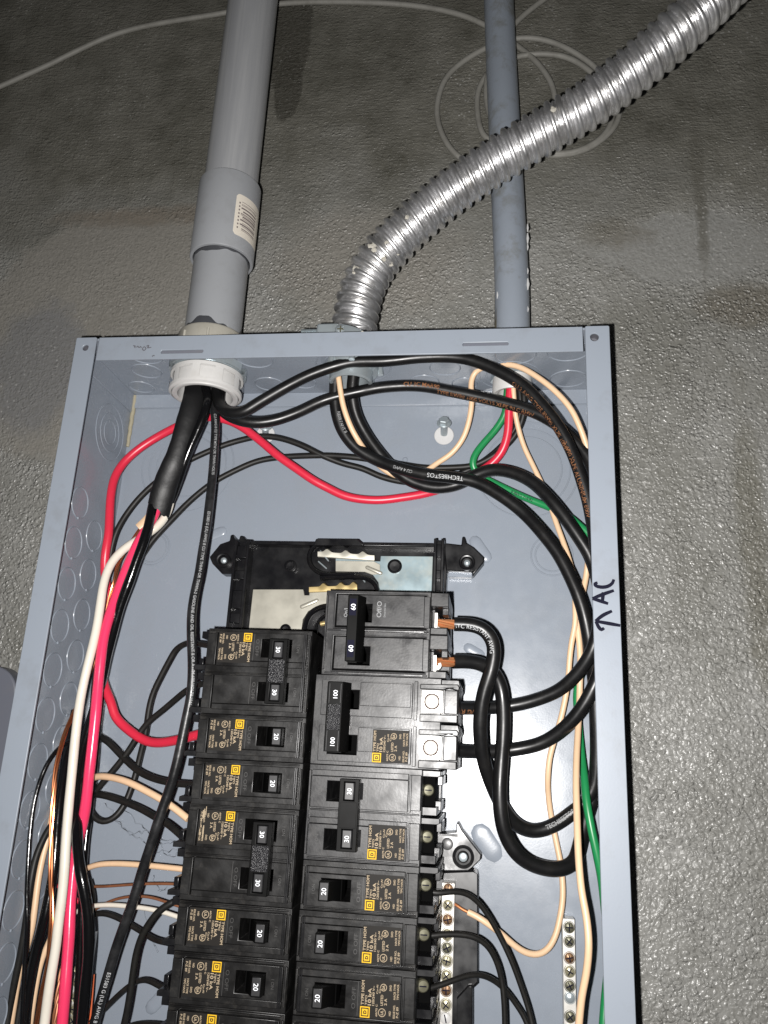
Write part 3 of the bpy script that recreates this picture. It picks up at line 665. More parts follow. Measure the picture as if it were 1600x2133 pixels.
for u, v, r in ((822, 1179, 4.6), (604, 1178, 3.7), (594, 1311, 3.4)):
    x, z = PXZ(u, v, 70); g = G(); g.lathe([(r + .5, 0), (r + .5, 1.6), (r - .5, 2.2), (r - 1.1, 1.4), (0, 1.2)], (x, 72.2, z), (0, -1, 0), 28); g.build('rivet', 'black', base)
# stabs: bent strips with crimped humps between stadium-shaped walls
def stab(pts, humps, m, Y):
    a = P(*pts[0], Y); b = P(*pts[1], Y); st_ = G()
    ln_ = np.linalg.norm(b - a); d = (b - a) / ln_
    n = 40; v = []; f = []
    for i in range(n + 1):
        t = i / n; h = sum(2.6 * math.exp(-((t - c) / .055) ** 2) for c in humps)
        q = a + (b - a) * t
        for dz, dy in ((-2.6, 1.8), (-2.3, .4), (-.6, 0), (.9 + h * .7, -.6 - h * .7), (1.5 + h, 1.5)): v.append((q[0], q[1] + dy, q[2] + dz))
    for i in range(n):
        for k in range(4): f.append((i * 5 + k, i * 5 + k + 1, (i + 1) * 5 + k + 1, (i + 1) * 5 + k))
    st_.add(v, f); return st_.build('stab', m, base, normals=True)
stab(((662, 1152), (780, 1160)), (.17, .50, .80), 'bus', 68)
stab(((644, 1226), (744, 1222)), (.30, .66, .92), 'brass', 66)
def ridge(pts, Y, r):
    g = G(); g.tube(spline([P(u, v, Y) for u, v in pts], 2), r, 10, flat=(2.2, 1), fdir=lambda i: (0, 1, 0)); g.build('stadium_wall', 'black', base)
ridge(((750, 1132), (700, 1131), (664, 1134), (648, 1148), (644, 1164), (650, 1181), (668, 1194), (700, 1197), (740, 1196)), 69, 1.6)
ridge(((668, 1204), (700, 1203), (752, 1203), (772, 1209), (784, 1222), (788, 1240)), 69, 1.8)
ridge(((700, 1262), (668, 1266), (646, 1280), (636, 1302), (634, 1330)), 69, 2.0)
ridge(((700, 1280), (676, 1284), (662, 1298), (658, 1320)), 70, 1.2)
for u0, v0, u1, v1 in ((668, 1148, 684, 1168), (676, 1194, 686, 1206), (752, 1202, 760, 1212), (676, 1274, 690, 1286), (664, 1170, 680, 1184)):
    pill(u0, v0, u1, v1, 69.5, .6, 1.2, 'zinc' if v0 < 1270 else 'black', 'spring_edge', base)
g = G(); a = P(668, 1300, 66); g.tube([a, a + (6, 0, 1.5), a + (14, 2, 1)], 1.7, 10); g.build('stab', 'brass', base)
# lower ear with screw, then the neutral support below it
tilt_ear = lambda g, k=1.0: setattr(g, 'v', [(x, y + k * (-.012 * (x - 268) + .075 * (z + 322)), z) for x, y, z in g.v])  # slant added so ear and support catch the flash glare
low = [(880, 1738), (950, 1734), (951, 1715), (955, 1714), (963, 1730), (1003, 1781), (1002, 1789), (986, 1805), (974, 1814), (880, 1814)]
g = G(); g.prism(px_poly(low, 74), 74, 90); tilt_ear(g); ear2 = g.build('mounting_ear', 'dusty_glare_grey', base, bevel=0.7)  # black ear, coloured greyer for the flash glare on it
x, z = PXZ(965, 1785, 72)
g = G(); g.lathe([(6.8, 0), (6.8, 1.6), (6.2, 2.0), (4.8, .6), (3.6, .8), (3.4, 2.4), (2.4, 3.2), (0, 3.4)], (x, 74, z), (0, -1, 0), 36); tilt_ear(g); g.build('screw_boss', 'dusty_glare_grey', ear2)
g = G(); g.lathe([(0, 3.9), (1.6, 3.9), (2.6, 3.5)], (x, 73.6, z), (0, -1, 0), 24); g.build('screw', 'zinc', ear2)
x, z = PXZ(932, 1758, 73.6); g = G(); g.lathe([(3.6, -.6), (3.6, .2), (3.2, .35), (0, .35)], (x, 74.05, z), (0, -1, 0), 28); tilt_ear(g); g.build('mould_mark', 'dusty_glare_grey', ear2)
x0, z0 = PXZ(884, 1740, 70); x1, z1 = PXZ(950, 1738, 70)
G().box(x0, x1 + 1, 69, 80, z1 - 1.4, z1 - .2).build('ear_rib', 'black', ear2)
sup = [(884, 1817), (980, 1813), (996, 1820), (996, 2047), (983, 2059), (983, 2240), (884, 2240)]
g = G().prism(px_poly(sup, 71), 71, 90); tilt_ear(g, .5); g.build('neutral_support', 'black', base, bevel=1.0)
G().prism(px_poly([(952, 2078), (976, 2052), (985, 2052), (985, 2240), (950, 2240)], 66), 66, 80).build('neutral_support', 'black', base, bevel=0.8)

# terminal bars
def bar(name, label, u0, v0, u1, v1, Yf, width, screws, mats, grp):
    a, b = P(u0, v0, Yf), P(u1, v1, Yf)
    t = thing(name, label, 'terminal bar', tuple(a), grp)
    g = G(); xc = (a[0] + b[0]) / 2
    g.box(xc - width / 2, xc + width / 2, Yf, Yf + 9.5, b[2], a[2])
    br = g.build('bar', mats[0], t, bevel=0.35)
    for i, (v, kind) in enumerate(screws):
        x, z = PXZ(u0 + (u1 - u0) * (v - v0) / (v1 - v0), v, Yf); x = xc + (x - xc) * .3; r = width * .42
        m_ = {'s': 'screw', 'd': 'screw_dark', 'r': 'screw_brown', 'w': 'white', 'p': 'zinc'}[kind]
        g = G(); g.lathe([(r + .35, .05), (r + .35, .45), (r, .2)], (x, Yf, z), (0, -1, 0), 22); 
        dep = 0.2 if i % 3 else 0.9
        g.lathe([(r * .92, 0), (r * .92, .5 + dep), (r * .7, 1.0 + dep), (0, 1.2 + dep)], (x, Yf, z), (0, -1, 0), 22)
        s_ = g.build('terminal_screw', m_, t)
        an = (i * 0.9) % 3.14; y = Yf - 1.25 - dep
        if kind not in 'p':
            g = G()
            for aa in (an, an + math.pi / 2):
                dx, dz = math.cos(aa) * r * .68, math.sin(aa) * r * .68; px2, pz2 = -math.sin(aa) * .36, math.cos(aa) * .36
                if kind == 'w' and aa != an: continue
                g.add([(x - dx - px2, y, z - dz - pz2), (x + dx - px2, y, z + dz - pz2), (x + dx + px2, y - .02 * (aa > an), z + dz + pz2), (x - dx + px2, y - .02 * (aa > an), z - dz + pz2)], [(0, 1, 2, 3)])
            g.build('cross_slot', 'ink', s_)
    return t
nb = [(1851, 'r'), (1885, 's'), (1915, 'r'), (1946, 's'), (1974, 'd'), (2001, 's'), (2032, 's'), (2062, 'r'), (2093, 's'), (2120, 'w'), (2150, 's'), (2180, 's')]
bar('neutral_bar', 'plated neutral bar with a row of screws against the right breaker row', 934, 1839, 926, 2230, 60, 7.7, nb, ('alu',), 'screw terminal bars')
gb = [(1931, 'd'), (1961, 'd'), (1995, 'r'), (2023, 's'), (2053, 'd'), (2078, 'p'), (2117, 'd'), (2146, 's'), (2180, 's')]
bar('ground_bar', 'short ground bar with screws near the right flange, beside a peach wire', 1187, 1914, 1187, 2230, 78, 7.4, gb, ('alu',), 'screw terminal bars')
lb = [(1960, 's'), (1990, 's'), (2018, 's'), (2046, 's'), (2076, 's'), (2103, 's'), (2126, 's'), (2156, 's')]
bar('ground_bar', 'ground bar at lower left half hidden behind the pink and black wires', 166, 1944, 152, 2230, 74, 7.4, lb, ('alu',), 'screw terminal bars')

# ================================================================== breakers
# local axes: x from the middle of the panel outwards, y into the panel from the face, z down from the top edge
M['emboss'] = mat('raised_lettering', (0.030, 0.029, 0.028), 0.5)
def rating_label(parent, zo):
    g = G(); y = -0.10; z0, z1 = zo - 22.7, zo - 4.6
    g.add([(36.2, y, z0), (57.0, y, z0), (57.0, y, z1), (36.2, y, z1)], [(0, 1, 2, 3)], 0)
    y -= 0.05
    # square emblem: yellow field, black frame line, yellow letter block
    def sq(x, z, h, mi, yy): g.add([(x - h, yy, z - h), (x + h, yy, z - h), (x + h, yy, z + h), (x - h, yy, z + h)], [(0, 1, 2, 3)], mi)
    lx_, lz_ = 38.9, zo - 20.0
    sq(lx_, lz_, 2.55, 2, y); sq(lx_, lz_, 2.0, 0, y - .04); sq(lx_, lz_, 1.5, 2, y - .08); 
    put_text(g, 'D', lx_, lz_, 2.2, y - .12, True, 0, 0.06)
    T_ = lambda s, x, za_, zb_, size: put_text(g, s, x, (za_ + zb_) / 2 + zo, size, y, True, 1, 0.022, abs(zb_ - za_))
    T_('TYPE HOM', 37.4, -16.8, -5.4, 2.1); T_('TIPO', 39.3, -16.8, -12.2, 1.5); T_('10 kA', 41.1, -16.8, -8.8, 2.5); T_('120/240 V~', 43.1, -16.8, -7.6, 1.6)
    T_('60/75 C', 45.0, -21.6, -16.0, 1.3); T_('Cu-Al', 45.0, -11.2, -7.0, 1.3); T_('Cu', 46.4, -10.8, -8.2, 1.3); T_('LISTED', 47.6, -16.4, -11.4, 1.8); T_('2 A', 49.6, -16.2, -13.0, 1.9)
    T_('SWD', 52.0, -9.4, -6.6, 1.6); T_('HID', 52.0, -20.8, -18.6, 1.5); T_('HACR TYPE', 54.2, -13.2, -6.0, 1.5); T_('TIPO HACR', 55.9, -13.2, -6.0, 1.4); T_('ISSUE NO.', 54.2, -21.8, -15.6, 1.5); T_('P-Z 89', 55.9, -21.4, -16.4, 1.6)
    for cx, cz_, r, s in ((47.9, -19.6, 2.0, 'UL'), (48.3, -8.0, 1.75, 'SA')):
        n = 22; v = []
        for i in range(n):
            a = 2 * math.pi * i / n
            for rr in (r, r - .34): v.append((cx + rr * math.cos(a), y, cz_ + zo + rr * math.sin(a)))
        g.add(v, [(2 * i, 2 * i + 1, (2 * i + 3) % (2 * n), (2 * i + 2) % (2 * n)) for i in range(n)], 1)
        put_text(g, s, cx, cz_ + zo, 1.9, y - .01, True, 1, 0.03)
    return g.build('rating_label', ['label', 'tan', 'yellow'], parent, origin=(0, 0, 0))
def toggle_prism(g, x0, z0, z1, yf=-6.6, w=5.8, mi=0):
    pr = [(x0, 8), (x0, yf + .5), (x0 + .5, yf), (x0 + w - .4, yf), (x0 + w, yf + .5), (x0 + w + 4.5, 1.0), (x0 + w + 4.5, 8)]
    n = len(pr); v = [(a, b, z0) for a, b in pr] + [(a, b, z1) for a, b in pr]
    g.add(v, [tuple(range(n)), tuple(range(n, 2 * n))[::-1]] + [(i, i + n, (i + 1) % n + n, (i + 1) % n) for i in range(n)], mi)
def number(parent, s, x, z, y, size=3.5):
    g = G(); put_text(g, s, x, z, size, y, True, 0, 0.006); return g.build('rating_number', 'print', parent, origin=(0, 0, 0))
O0 = (0, 0, 0)
def breaker(poles, rating, style, off=False):
    t = thing('circuit_breaker', None, 'circuit breaker', O0)
    body = {'std': 'dusty', 'big': 'dusty_glare_grey', 'alt': 'dusty_glare_grey', 'dust_glare': 'dusty_glare_grey'}[style]  # non-std bodies coloured greyer for the flash glare on black plastic
    H = 25.4 * poles; xe = {'std': 65.0, 'dust_glare': 65.0, 'big': 74.5, 'alt': 64.0}[style]
    sx0, sx1 = (11.5, 28.0) if poles == 1 else (11.5, 30.0)
    if style == 'big': sx0, sx1 = 10.0, 27.0
    if style == 'alt': sx0, sx1 = 16.0, 29.0
    slots = [(sx0, sx1, -25.4 * i - 19.4, -25.4 * i - 8.4) for i in range(poles)]
    g = G()
    def slab(x0, x1, za_, zb_, y0, y1): g.plate(x0, x1, zb_, za_, y0, y1, [s for s in slots if s[0] > x0 and s[1] < x1 and s[2] > zb_ and s[3] < za_])
    slab(0, xe, -.12, -H + .12, 3.0, 60)
    if style != 'big':                                              # ledges at the inner end and between the poles
        g.box(.3, 1.6, 1.6, 4, -3, -H + 3)
        for i in range(poles): g.box(2, xe - 1, 2.1, 4, -25.4 * i - 23.6, -25.4 * i - 24.6); g.box(xe - 6.2, xe - .4, 1.4, 4, -25.4 * i - 3, -25.4 * i - 22)
    case = g.build('case', body, t, bevel=0.35, origin=O0)
    if style == 'std':
        for xr_ in (1.0, 2.9, 3.9): G().tube([(xr_, 2.2 if xr_ < 2 else .2, z_) for z_ in np.linspace(-2.8, -H + 2.8, 6)], .42, 10).build('end_rib', 'black', case, origin=O0)
    for s in slots: G().box(s[0] - .5, s[1] + .5, 44, 45, s[2] - .5, s[3] + .5).build('slot_shade', 'shade_black', case, origin=O0)  # black sheet painting the shade deep in the handle slot
    for i in range(poles):
        zo = -25.4 * i; g = G()
        hole = [[(sx0, zo - 19.4), (sx1, zo - 19.4), (sx1, zo - 8.4), (sx0, zo - 8.4)]]
        if style in ('std', 'dust_glare'):
            g.prism([(2.2, zo - 22.8), (57.6, zo - 22.8), (57.6, zo - 6.0), (2.2, zo - 6.0)], 0, 3.4, hole)
            g.box(2.2, 57.6, .55, 3.4, zo - 5.9, zo - 2.6)
            g.box(58.2, 59.4, .2, 3.4, zo - 22.8, zo - 3)
        elif style == 'big':
            g.prism([(4.5, zo - 23.2), (58.2, zo - 23.2), (58.2, zo - 3.2), (4.5, zo - 3.2)], .6, 3.4, hole)
            g.box(27.5, 57.2, .1, 2, zo - 17.2, zo - 3.8)
            g.box(59, 61, 1.2, 3.4, zo - 24, zo - 2)
        else:
            g.prism([(7.6, zo - 21.9), (60.4, zo - 21.9), (60.4, zo - 3.1), (7.6, zo - 3.1)], .3, 3.4, hole)
            g.prism([(5.4, zo - 23.4), (62.2, zo - 23.4), (62.2, zo - 1.6), (5.4, zo - 1.6)], 1.7, 3.4, [[(6.5, zo - 22.7), (61.5, zo - 22.7), (61.5, zo - 2.3), (6.5, zo - 2.3)]])
            for zt_, yt_ in ((zo - 20.7, .27), (zo - 23.6, 1.62)):
                x0_ = 26 if yt_ < 1 else 10; g.add([(x0_, yt_ - .02, zt_), (60.6, yt_ - .02, zt_), (60.6, yt_ + .12, zt_ - 1.2), (x0_, yt_ + .12, zt_ - 1.2), (x0_, 3, zt_), (60.6, 3, zt_), (60.6, 3, zt_ - 1.2), (x0_, 3, zt_ - 1.2)], [(0, 3, 2, 1), (0, 1, 5, 4), (3, 7, 6, 2), (0, 4, 7, 3), (1, 2, 6, 5)])
            G().plate(5.6, 62.0, zo - 23.2, zo - 1.8, 2.3, 2.9, [(sx0, sx1, zo - 19.4, zo - 8.4)]).build('groove_shade', 'shade_black', case, origin=O0)  # black sheet behind the frame, groove shade put into colour
        fc = g.build('face_plate', body, t, bevel=0.3, origin=O0)
        g = G()
        if style == 'alt':
            if i == 0:
                tl = [('On/I', 13.0, -14, 3.0, None, 'print_dim'), ('Off/O', 33.2, -11.5, 4.0, 9.6, 'print_dim'), ('Désarmé Des', 36.6, -12, 1.5, None, 'print_dim')]
            else:
                tl = [(w_, 41 + 3.0 * j, -15 + (j % 2), 1.7, None, 'emboss') for j, w_ in enumerate(('TYPE', '120/240', '60 A', 'CSA LISTED', 'HACR'))]
            for w_, x_, z_, sz_, ln_, m_ in tl:
                g = G(); put_text(g, w_, x_, zo + z_, sz_, .22, True, 0, 0, ln_); g.build('raised_lettering', m_, fc, origin=O0)
        else:
            yy = -.04 if style != 'big' else .05
            put_text(g, 'I ON', 7.4, zo - 14, 2.4, yy if style != 'big' else .55, True); g.build('raised_lettering', 'emboss', fc, origin=O0); g = G(); put_text(g, 'O OFF', 32.6, zo - 14, 2.9, yy, True, 0, 0, 10)
            g.add([(34.7, yy, zo - 22), (35.0, yy, zo - 22), (35.0, yy, zo - 6.4), (34.7, yy, zo - 6.4)], [(0, 1, 2, 3)])
            g.build('raised_lettering', 'emboss', fc, origin=O0)
        # terminal end
        if style in ('std', 'dust_glare'):
            g = G()
            g.prism([(64, zo - 3.9), (73.2, zo - 3.9), (75.0, zo - 3.2), (75.0, zo - .6), (64, zo - .6)], 10, 60)
            g.prism([(64, zo - 24.8), (73.2, zo - 24.8), (73.2, zo - 20.4), (64, zo - 20.4)], 14, 60)
            G().box(64.2, 71, 26, 58, zo - 20.4, zo - 3.9).build('recess_shade', 'shade_black', case, origin=O0)  # black block painting the shade of the terminal end
            g.box(72.6, 75.6, 20, 50, zo - 8.6, zo - 3.4); g.box(71, 74.6, 28, 52, zo - 23, zo - 17.5)
            te = g.build('terminal_housing', 'black', t, bevel=0.4, origin=O0)
            g = G(); g.lathe([(3.3, -4), (3.3, 1.0), (2.7, 1.6), (0, 1.8)], (67.0, 24, zo - 11.6), (.25, -1, 0), 22); sc_ = g.build('terminal_screw', 'screw_dark', t, origin=O0)
            g = G(); g.box(64.6, 69.2, 21.9, 22.5, zo - 11.9, zo - 11.3); g.build('screw_slot', 'ink', sc_, origin=O0)
        elif style == 'alt':
            g = G(); g.box(64, 74.5, 3, 60, zo - 8.5, zo - .2); g.box(64, 66, 14, 60, zo - 21.5, zo - 8.5); g.box(64, 74, 3, 60, zo - 25.2, zo - 21.2); g.box(70.5, 74.3, 10, 22, zo - 12.4, zo - 8.4)
            g.box(66, 74, 46, 60, zo - 21.2, zo - 8.5)
            te = g.build('terminal_housing', body, t, bevel=0.4, origin=O0)
            g = G(); g.lathe([(2.9, -10), (2.9, 0), (2.5, .6), (0, .7)], (67.4, 20, zo - 16.0), (.1, -1, 0), 24); g.box(66, 67.6, 10, 30, zo - 20.6, zo - 11.2); g.build('terminal_screw', 'alu', t, origin=O0)
        else:
            g = G(); g.prism([(74, zo - 24.6), (84.4, zo - 24.6), (84.4, zo - 6.2), (85.4, zo - 4.2), (84.6, zo - .4), (74, zo - .4)], 6, 60)
            g.prism([(62.2, zo - 6.4), (76, zo - 6.4), (79, zo - 5.4), (84.6, zo - 6.6), (85, zo - 4.6), (84, zo - 3.0), (62.2, zo - 3.4)], 1.2, 10)
            g.box(76.4, 84, 2.4, 10, zo - 19.8, zo - 6.4); g.box(62.4, 84, 2.0, 8, zo - 24.6, zo - 20.2)
            te = g.build('terminal_housing', body, t, bevel=0.5, origin=O0)
            g = G(); g.prism([(63.4, zo - 19.6), (75.6, zo - 19.6), (75.6, zo - 6.9), (63.4, zo - 6.9)], -.2, 8, [circle(69.4, zo - 13.2, 4.4, 28)]); lg = g.build('lug', 'alu', t, bevel=0.3, origin=O0)
            g = G(); g.lathe([(4.05, -4), (4.05, .1), (3.8, .3), (0, .45)], (69.4, .1, zo - 13.2), (0, -1, 0), 28); g.build('lug_screw', 'alu', lg, origin=O0)
            g = G(); g.ring((69.4, -.2, zo - 13.2), 4.2, .34, (0, -1, 0), 32, 6); g.build('lug_seam', 'seam', lg, origin=O0)
    # toggles and ties
    if poles == 1:
        g = G(); toggle_prism(g, 11.6, -18.9, -8.9); tg = g.build('toggle', 'handle', t, bevel=0.35, origin=O0)
        G().box(12.3, 16.9, -6.75, -6, -18.2, -9.6).build('toggle_face', 'handle_face', tg, bevel=0.15, origin=O0)
        number(tg, rating, 14.6, -13.9, -6.9, 3.7)
        G().box(22.4, 23.0, 1.5, 12, -18.9, -8.9).build('toggle_fin', 'shade_black', tg, origin=O0)  # coloured black to keep the painted slot shade unbroken
    elif style in ('std', 'dust_glare'):
        hx = 20.0 if off else 12.0
        za_, zb_ = -6.6, -44.2; wins = [(hx + 2.6, hx + 8.6, -18.0, -8.2), (hx + 2.6, hx + 8.6, -42.6, -32.8)]
        g = G(); g.plate(hx, hx + 11.2, zb_, za_, -8.0, -2.5, wins); tie = g.build('handle_tie', 'handle', t, bevel=0.35, origin=O0)
        g = G(); g.box(hx + 1.0, hx + 10.2, -8.12, -7, -32.0, -18.8); g.build('stippled_patch', 'rough_black' if style == 'std' else 'handle', tie, bevel=.1, origin=O0)
        for i, w in enumerate(wins):
            g = G(); toggle_prism(g, hx + 2.9, w[2] + .4, w[3] - .4, -7.6, 5.4); tg = g.build('toggle', 'handle_face', t, bevel=0.3, origin=O0)
            number(tg, rating, hx + 5.6, (w[2] + w[3]) / 2, -7.72, 3.6)
    else:
        hx = sx0 - .6; w = 9.6 if style == 'big' else 6.6; za_, zb_ = -4.6, -43.4
        pr = [(hx, 2), (hx, -7.0), (hx + .6, -7.6), (hx + w - .6, -7.6), (hx + w, -7.0), (hx + w + 3.2, -1), (hx + w + 3.2, 2)]
        n = len(pr); g = G(); v = [(a, b, za_) for a, b in pr] + [(a, b, zb_) for a, b in pr]
        g.add(v, [tuple(range(n))[::-1], tuple(range(n, 2 * n))] + [(i, (i + 1) % n, (i + 1) % n + n, i + n) for i in range(n)]); tie = g.build('handle_tie', 'handle', t, bevel=0.3, origin=O0, normals=True)
        if style == 'big':
            g = G(); g.box(hx + 1.2, hx + w - 1.2, -7.72, -7, -31.4, -17.4); g.build('stippled_patch', 'rough_black', tie, origin=O0)
            for zc in (-11.2, -37.4):
                g = G()
                for x in (hx + 1.4, hx + w - 1.6): g.box(x, x + .18, -7.7, -7, zc - 5.4, zc + 5.4)
                g.build('moulded_line', 'handle_face', tie, origin=O0)
                number(tie, rating, hx + 5.0, zc - .5, -7.74, 3.6)
        else:
            for zc in (-11.8, -36.2):
                G().box(hx + 1.2, hx + w - 1.4, -7.68, -7, zc - 5, zc + 5).build('number_window', 'ink', tie, origin=O0); number(tie, rating, hx + 3.4, zc, -7.8, 4.0)
        for i in range(2): G().box(hx + 1, hx + w, -3, 11, -25.4 * i - 18.6, -25.4 * i - 9).build('toggle', 'handle', t, bevel=.3, origin=O0)
    if style != 'alt': rating_label(t, -25.4 * (poles - 1))
    return t
GRP = 'circuit breakers in two facing rows'
ZR, ZL, YF = -173.8, -199.0, 3.0
def place(t, side, k, n, label, xoff=0.0, tilt=0.0):
    if side == 'R': t.location = ((186.2 + xoff) * MM, YF * MM, (ZR - 25.4 * k) * MM); t.rotation_euler = (0, math.radians(tilt), 0)
    else: t.location = ((182.2 + xoff) * MM, YF * MM, (ZL - 25.4 * (k + n)) * MM); t.rotation_euler = (0, math.pi + math.radians(tilt), 0)
    t['label'] = label; t['group'] = GRP
    return t
s20 = breaker(1, '20', 'std')
place(s20, 'L', 2, 1, 'single 20 breaker in the left row with the red wire running into it')
LAB = [('L', 3, 'single 20 breaker in the left row, directly below the one fed by the red wire', .2), ('L', 6, 'single 20 breaker in the left row directly below the lower double 30 breaker', -.2),
       ('L', 7, 'single 20 breaker, second below the lower double 30 in the left row', .1), ('L', 8, 'lowest breaker of the left row, cut off by the bottom of the photo', 0),
       ('R', 6, 'single 20 breaker in the right row, directly below the double 30 switched off', 0), ('R', 7, 'single 20 breaker in the right row, middle one of three', -.25), ('R', 8, 'single 20 breaker in the right row, lowest of three alike', .1),
       ('R', 9, 'bottom breaker of the right row showing only its top edge', 0)]
for sd, k, lb_, xo in LAB: place(copy_tree(s20), sd, k, 1, lb_, xo, random.uniform(-.25, .25))
d30 = breaker(2, '30', 'std')
place(d30, 'L', 0, 2, 'double 30 breaker at the top of the left row with a stippled handle tie')
d30b = place(copy_tree(d30), 'L', 4, 2, 'lower double 30 breaker of the left row with a scraped rating sticker', -.4, .2)
lab2 = [o for o in d30b.children if o.name.startswith('rating_label')][0]
g = G(); random.seed(2)
for k in range(9):
    x = 53.2 + random.uniform(0, 2.8); z0 = random.uniform(-20, -6) - 25.4; l_ = random.uniform(2, 8)
    g.add([(x, -.2, z0), (x + random.uniform(.2, .8), -.2, z0), (x + random.uniform(.3, .7), -.2, z0 - l_), (x + .05, -.2, z0 - l_)], [(0, 1, 2, 3)])
g.build('scrape', 'tan', lab2, origin=O0)
place(breaker(2, '30', 'dust_glare', off=True), 'R', 4, 2, 'dusty, glare-greyed double 30 breaker of the right row with its handle switched off')
place(breaker(2, '100', 'big'), 'R', 2, 2, 'large double 100 breaker with two bright square lugs at its right end')
place(breaker(2, '60', 'alt'), 'R', 0, 2, 'grooved double 60 breaker at the top of the right row feeding bare copper strands', 3.0)

# ================================================================== wires
WIRES = {}
def W(key, name, label, m, wpx, pts, group=None, cat='wire', step=2.2, seg=14, smooth=3, origin_i=0, wob=0.0):
    p3 = [P(*q) for q in pts]; path = spline(p3, step, smooth)
    mid = path[len(path) // 2]; r = wpx / 2 / scale_at(mid)
    g = G(); ph = random.uniform(0, 6)
    g.tube(path, r, seg, rfun=(lambda i: r * (1 + wob * (math.sin(i * .45 + ph) + .6 * math.sin(i * .19 + 2 * ph)))) if wob else None)
    o = g.build(name, m, origin=tuple(path[0])); tag(o, label, cat, group); WIRES[key] = (o, path, r); return o
def wire_text(key, s, u, v, size, m='print', reverse=False, bold=0.02, name='printing', roll=0.0, drop=0.0):
    """lettering wrapped on the jacket, starting where the wire passes pixel (u, v)"""
    o, path, r = WIRES[key]; pa = np.array(path); cum = np.r_[0, np.cumsum(np.linalg.norm(np.diff(pa, axis=0), axis=1))]
    d = ray(u, v); d = d / np.linalg.norm(d); w = pa - CAM; dist = np.linalg.norm(w - np.outer(w @ d, d), axis=1); s0 = cum[int(dist.argmin())]
    vs, fs = text_geo(s, bold, 1); x0 = min(q[0] for q in vs); sg = -1 if reverse else 1; out = []
    for tx, ty in vs:
        ss_ = s0 + sg * (tx - x0) * size; ss_ = min(max(ss_, cum[0] + 1), cum[-1] - 1)
        c = np.array([np.interp(ss_, cum, pa[:, k]) for k in range(3)])
        t = np.array([np.interp(ss_ + 1.5, cum, pa[:, k]) - np.interp(ss_ - 1.5, cum, pa[:, k]) for k in range(3)]); t /= np.linalg.norm(t)
        n = CAM - c; n -= t * (n @ t); n /= np.linalg.norm(n); dd = sg * t; up = np.cross(n, dd)
        a = (ty - .35) * size / r + math.radians(roll); rr = r + .09
        out.append(c + rr * (math.cos(a) * n + math.sin(a) * up))
    if drop:                                           # worn print: some glyph triangles gone
        rnd = random.Random(len(s)); fs = [f for f in fs if rnd.random() > drop]
    g = G(); g.add(out, fs); return g.build(name, m, o)
def bare(key, pts, wpx, m='copper', name='bare_end'):
    path = spline([P(*q) for q in pts], 1.5, 1); r = wpx / 2 / scale_at(path[0]); g = G(); g.tube(path, r, 10); return g.build(name, m, WIRES[key][0])
def strands(key, a, b, R, n=7):
    a, b = np.array(a), np.array(b); d = (b - a); ln_ = np.linalg.norm(d); d /= ln_; u = np.cross(d, (0, 0, 1)); u /= np.linalg.norm(u); w = np.cross(d, u)
    for k in range(n):
        pts = [a + d * ln_ * t + (u * math.cos(2 * math.pi * k / (n - 1) + 1.3 * t) + w * math.sin(2 * math.pi * k / (n - 1) + 1.3 * t)) * (R * .64 if k < n - 1 else 0) * (1 + .12 * math.sin(3 * t + k)) for t in np.linspace(0, 1, 9)]
        g = G(); g.tube(pts, R * .36, 8); g.build('copper_strand', 'copper', WIRES[key][0])

BIG = 'thick black feeder cables'
W('A', 'feeder_cable', 'thick black cable with brown print arching highest from the white bushing to the right', 'wire_black', 26,
  [(452, 812, 44), (455, 838, 38), (468, 856, 33), (501, 860, 30), (542, 837, 29), (599, 804, 29), (655, 777, 30), (730, 755, 31), (802, 752, 32), (883, 744, 33), (964, 746, 32), (1025, 766, 30), (1086, 801, 28), (1131, 846, 27), (1167, 894, 27), (1192, 942, 28), (1212, 999, 29), (1226, 1048, 30), (1240, 1130, 32), (1248, 1210, 34), (1248, 1290, 36), (1236, 1348, 38), (1208, 1396, 44), (1163, 1438, 52), (1095, 1464, 58), (1040, 1473, 59), (990, 1475, 54), (950, 1475, 48)], BIG, 'cable')
W('B', 'feeder_cable', 'thick black brown-printed cable arching just below the highest one from the white bushing', 'wire_black', 26,
  [(458, 812, 50), (456, 840, 46), (466, 858, 44), (490, 872, 43), (527, 880, 44), (569, 876, 46), (617, 860, 48), (674, 834, 50), (741, 817, 51), (802, 806, 52), (875, 804, 53), (944, 816, 53), (1025, 833, 52), (1086, 849, 50), (1127, 865, 48), (1167, 890, 47), (1204, 926, 46), (1228, 960, 46), (1252, 1040, 46), (1262, 1150, 46), (1264, 1270, 44), (1256, 1370, 42), (1232, 1440, 44), (1190, 1502, 50), (1132, 1546, 58), (1060, 1563, 61), (1000, 1566, 57), (948, 1564, 50)], BIG, 'cable')
W('C', 'feeder_cable', 'thick black white-printed cable curling from the flex fitting to the upper 60 breaker terminal', 'wire_black', 29,
  [(700, 770, 46), (698, 808, 50), (700, 853, 54), (712, 894, 58), (741, 932, 62), (782, 957, 64), (830, 975, 63), (883, 988, 61), (944, 995, 59), (989, 1003, 58), (1037, 1028, 56), (1086, 1064, 54), (1127, 1107, 51), (1163, 1154, 49), (1192, 1210, 48), (1209, 1252, 48), (1221, 1297, 49), (1229, 1345, 52), (1238, 1420, 60), (1242, 1500, 64), (1243, 1580, 68), (1236, 1640, 71), (1214, 1676, 73), (1192, 1692, 74), (1166, 1712, 74), (1128, 1729, 73), (1098, 1729, 71), (1071, 1714, 68), (1052, 1690, 64), (1036, 1660, 59), (1021, 1626, 53), (1010, 1592, 47), (1002, 1550, 42), (1000, 1508, 38), (1003, 1471, 35), (1010, 1437, 33), (1021, 1404, 31), (1029, 1367, 30), (1028, 1339, 30), (1012, 1314, 30), (984, 1302, 29), (946, 1300, 28)], BIG, 'cable')
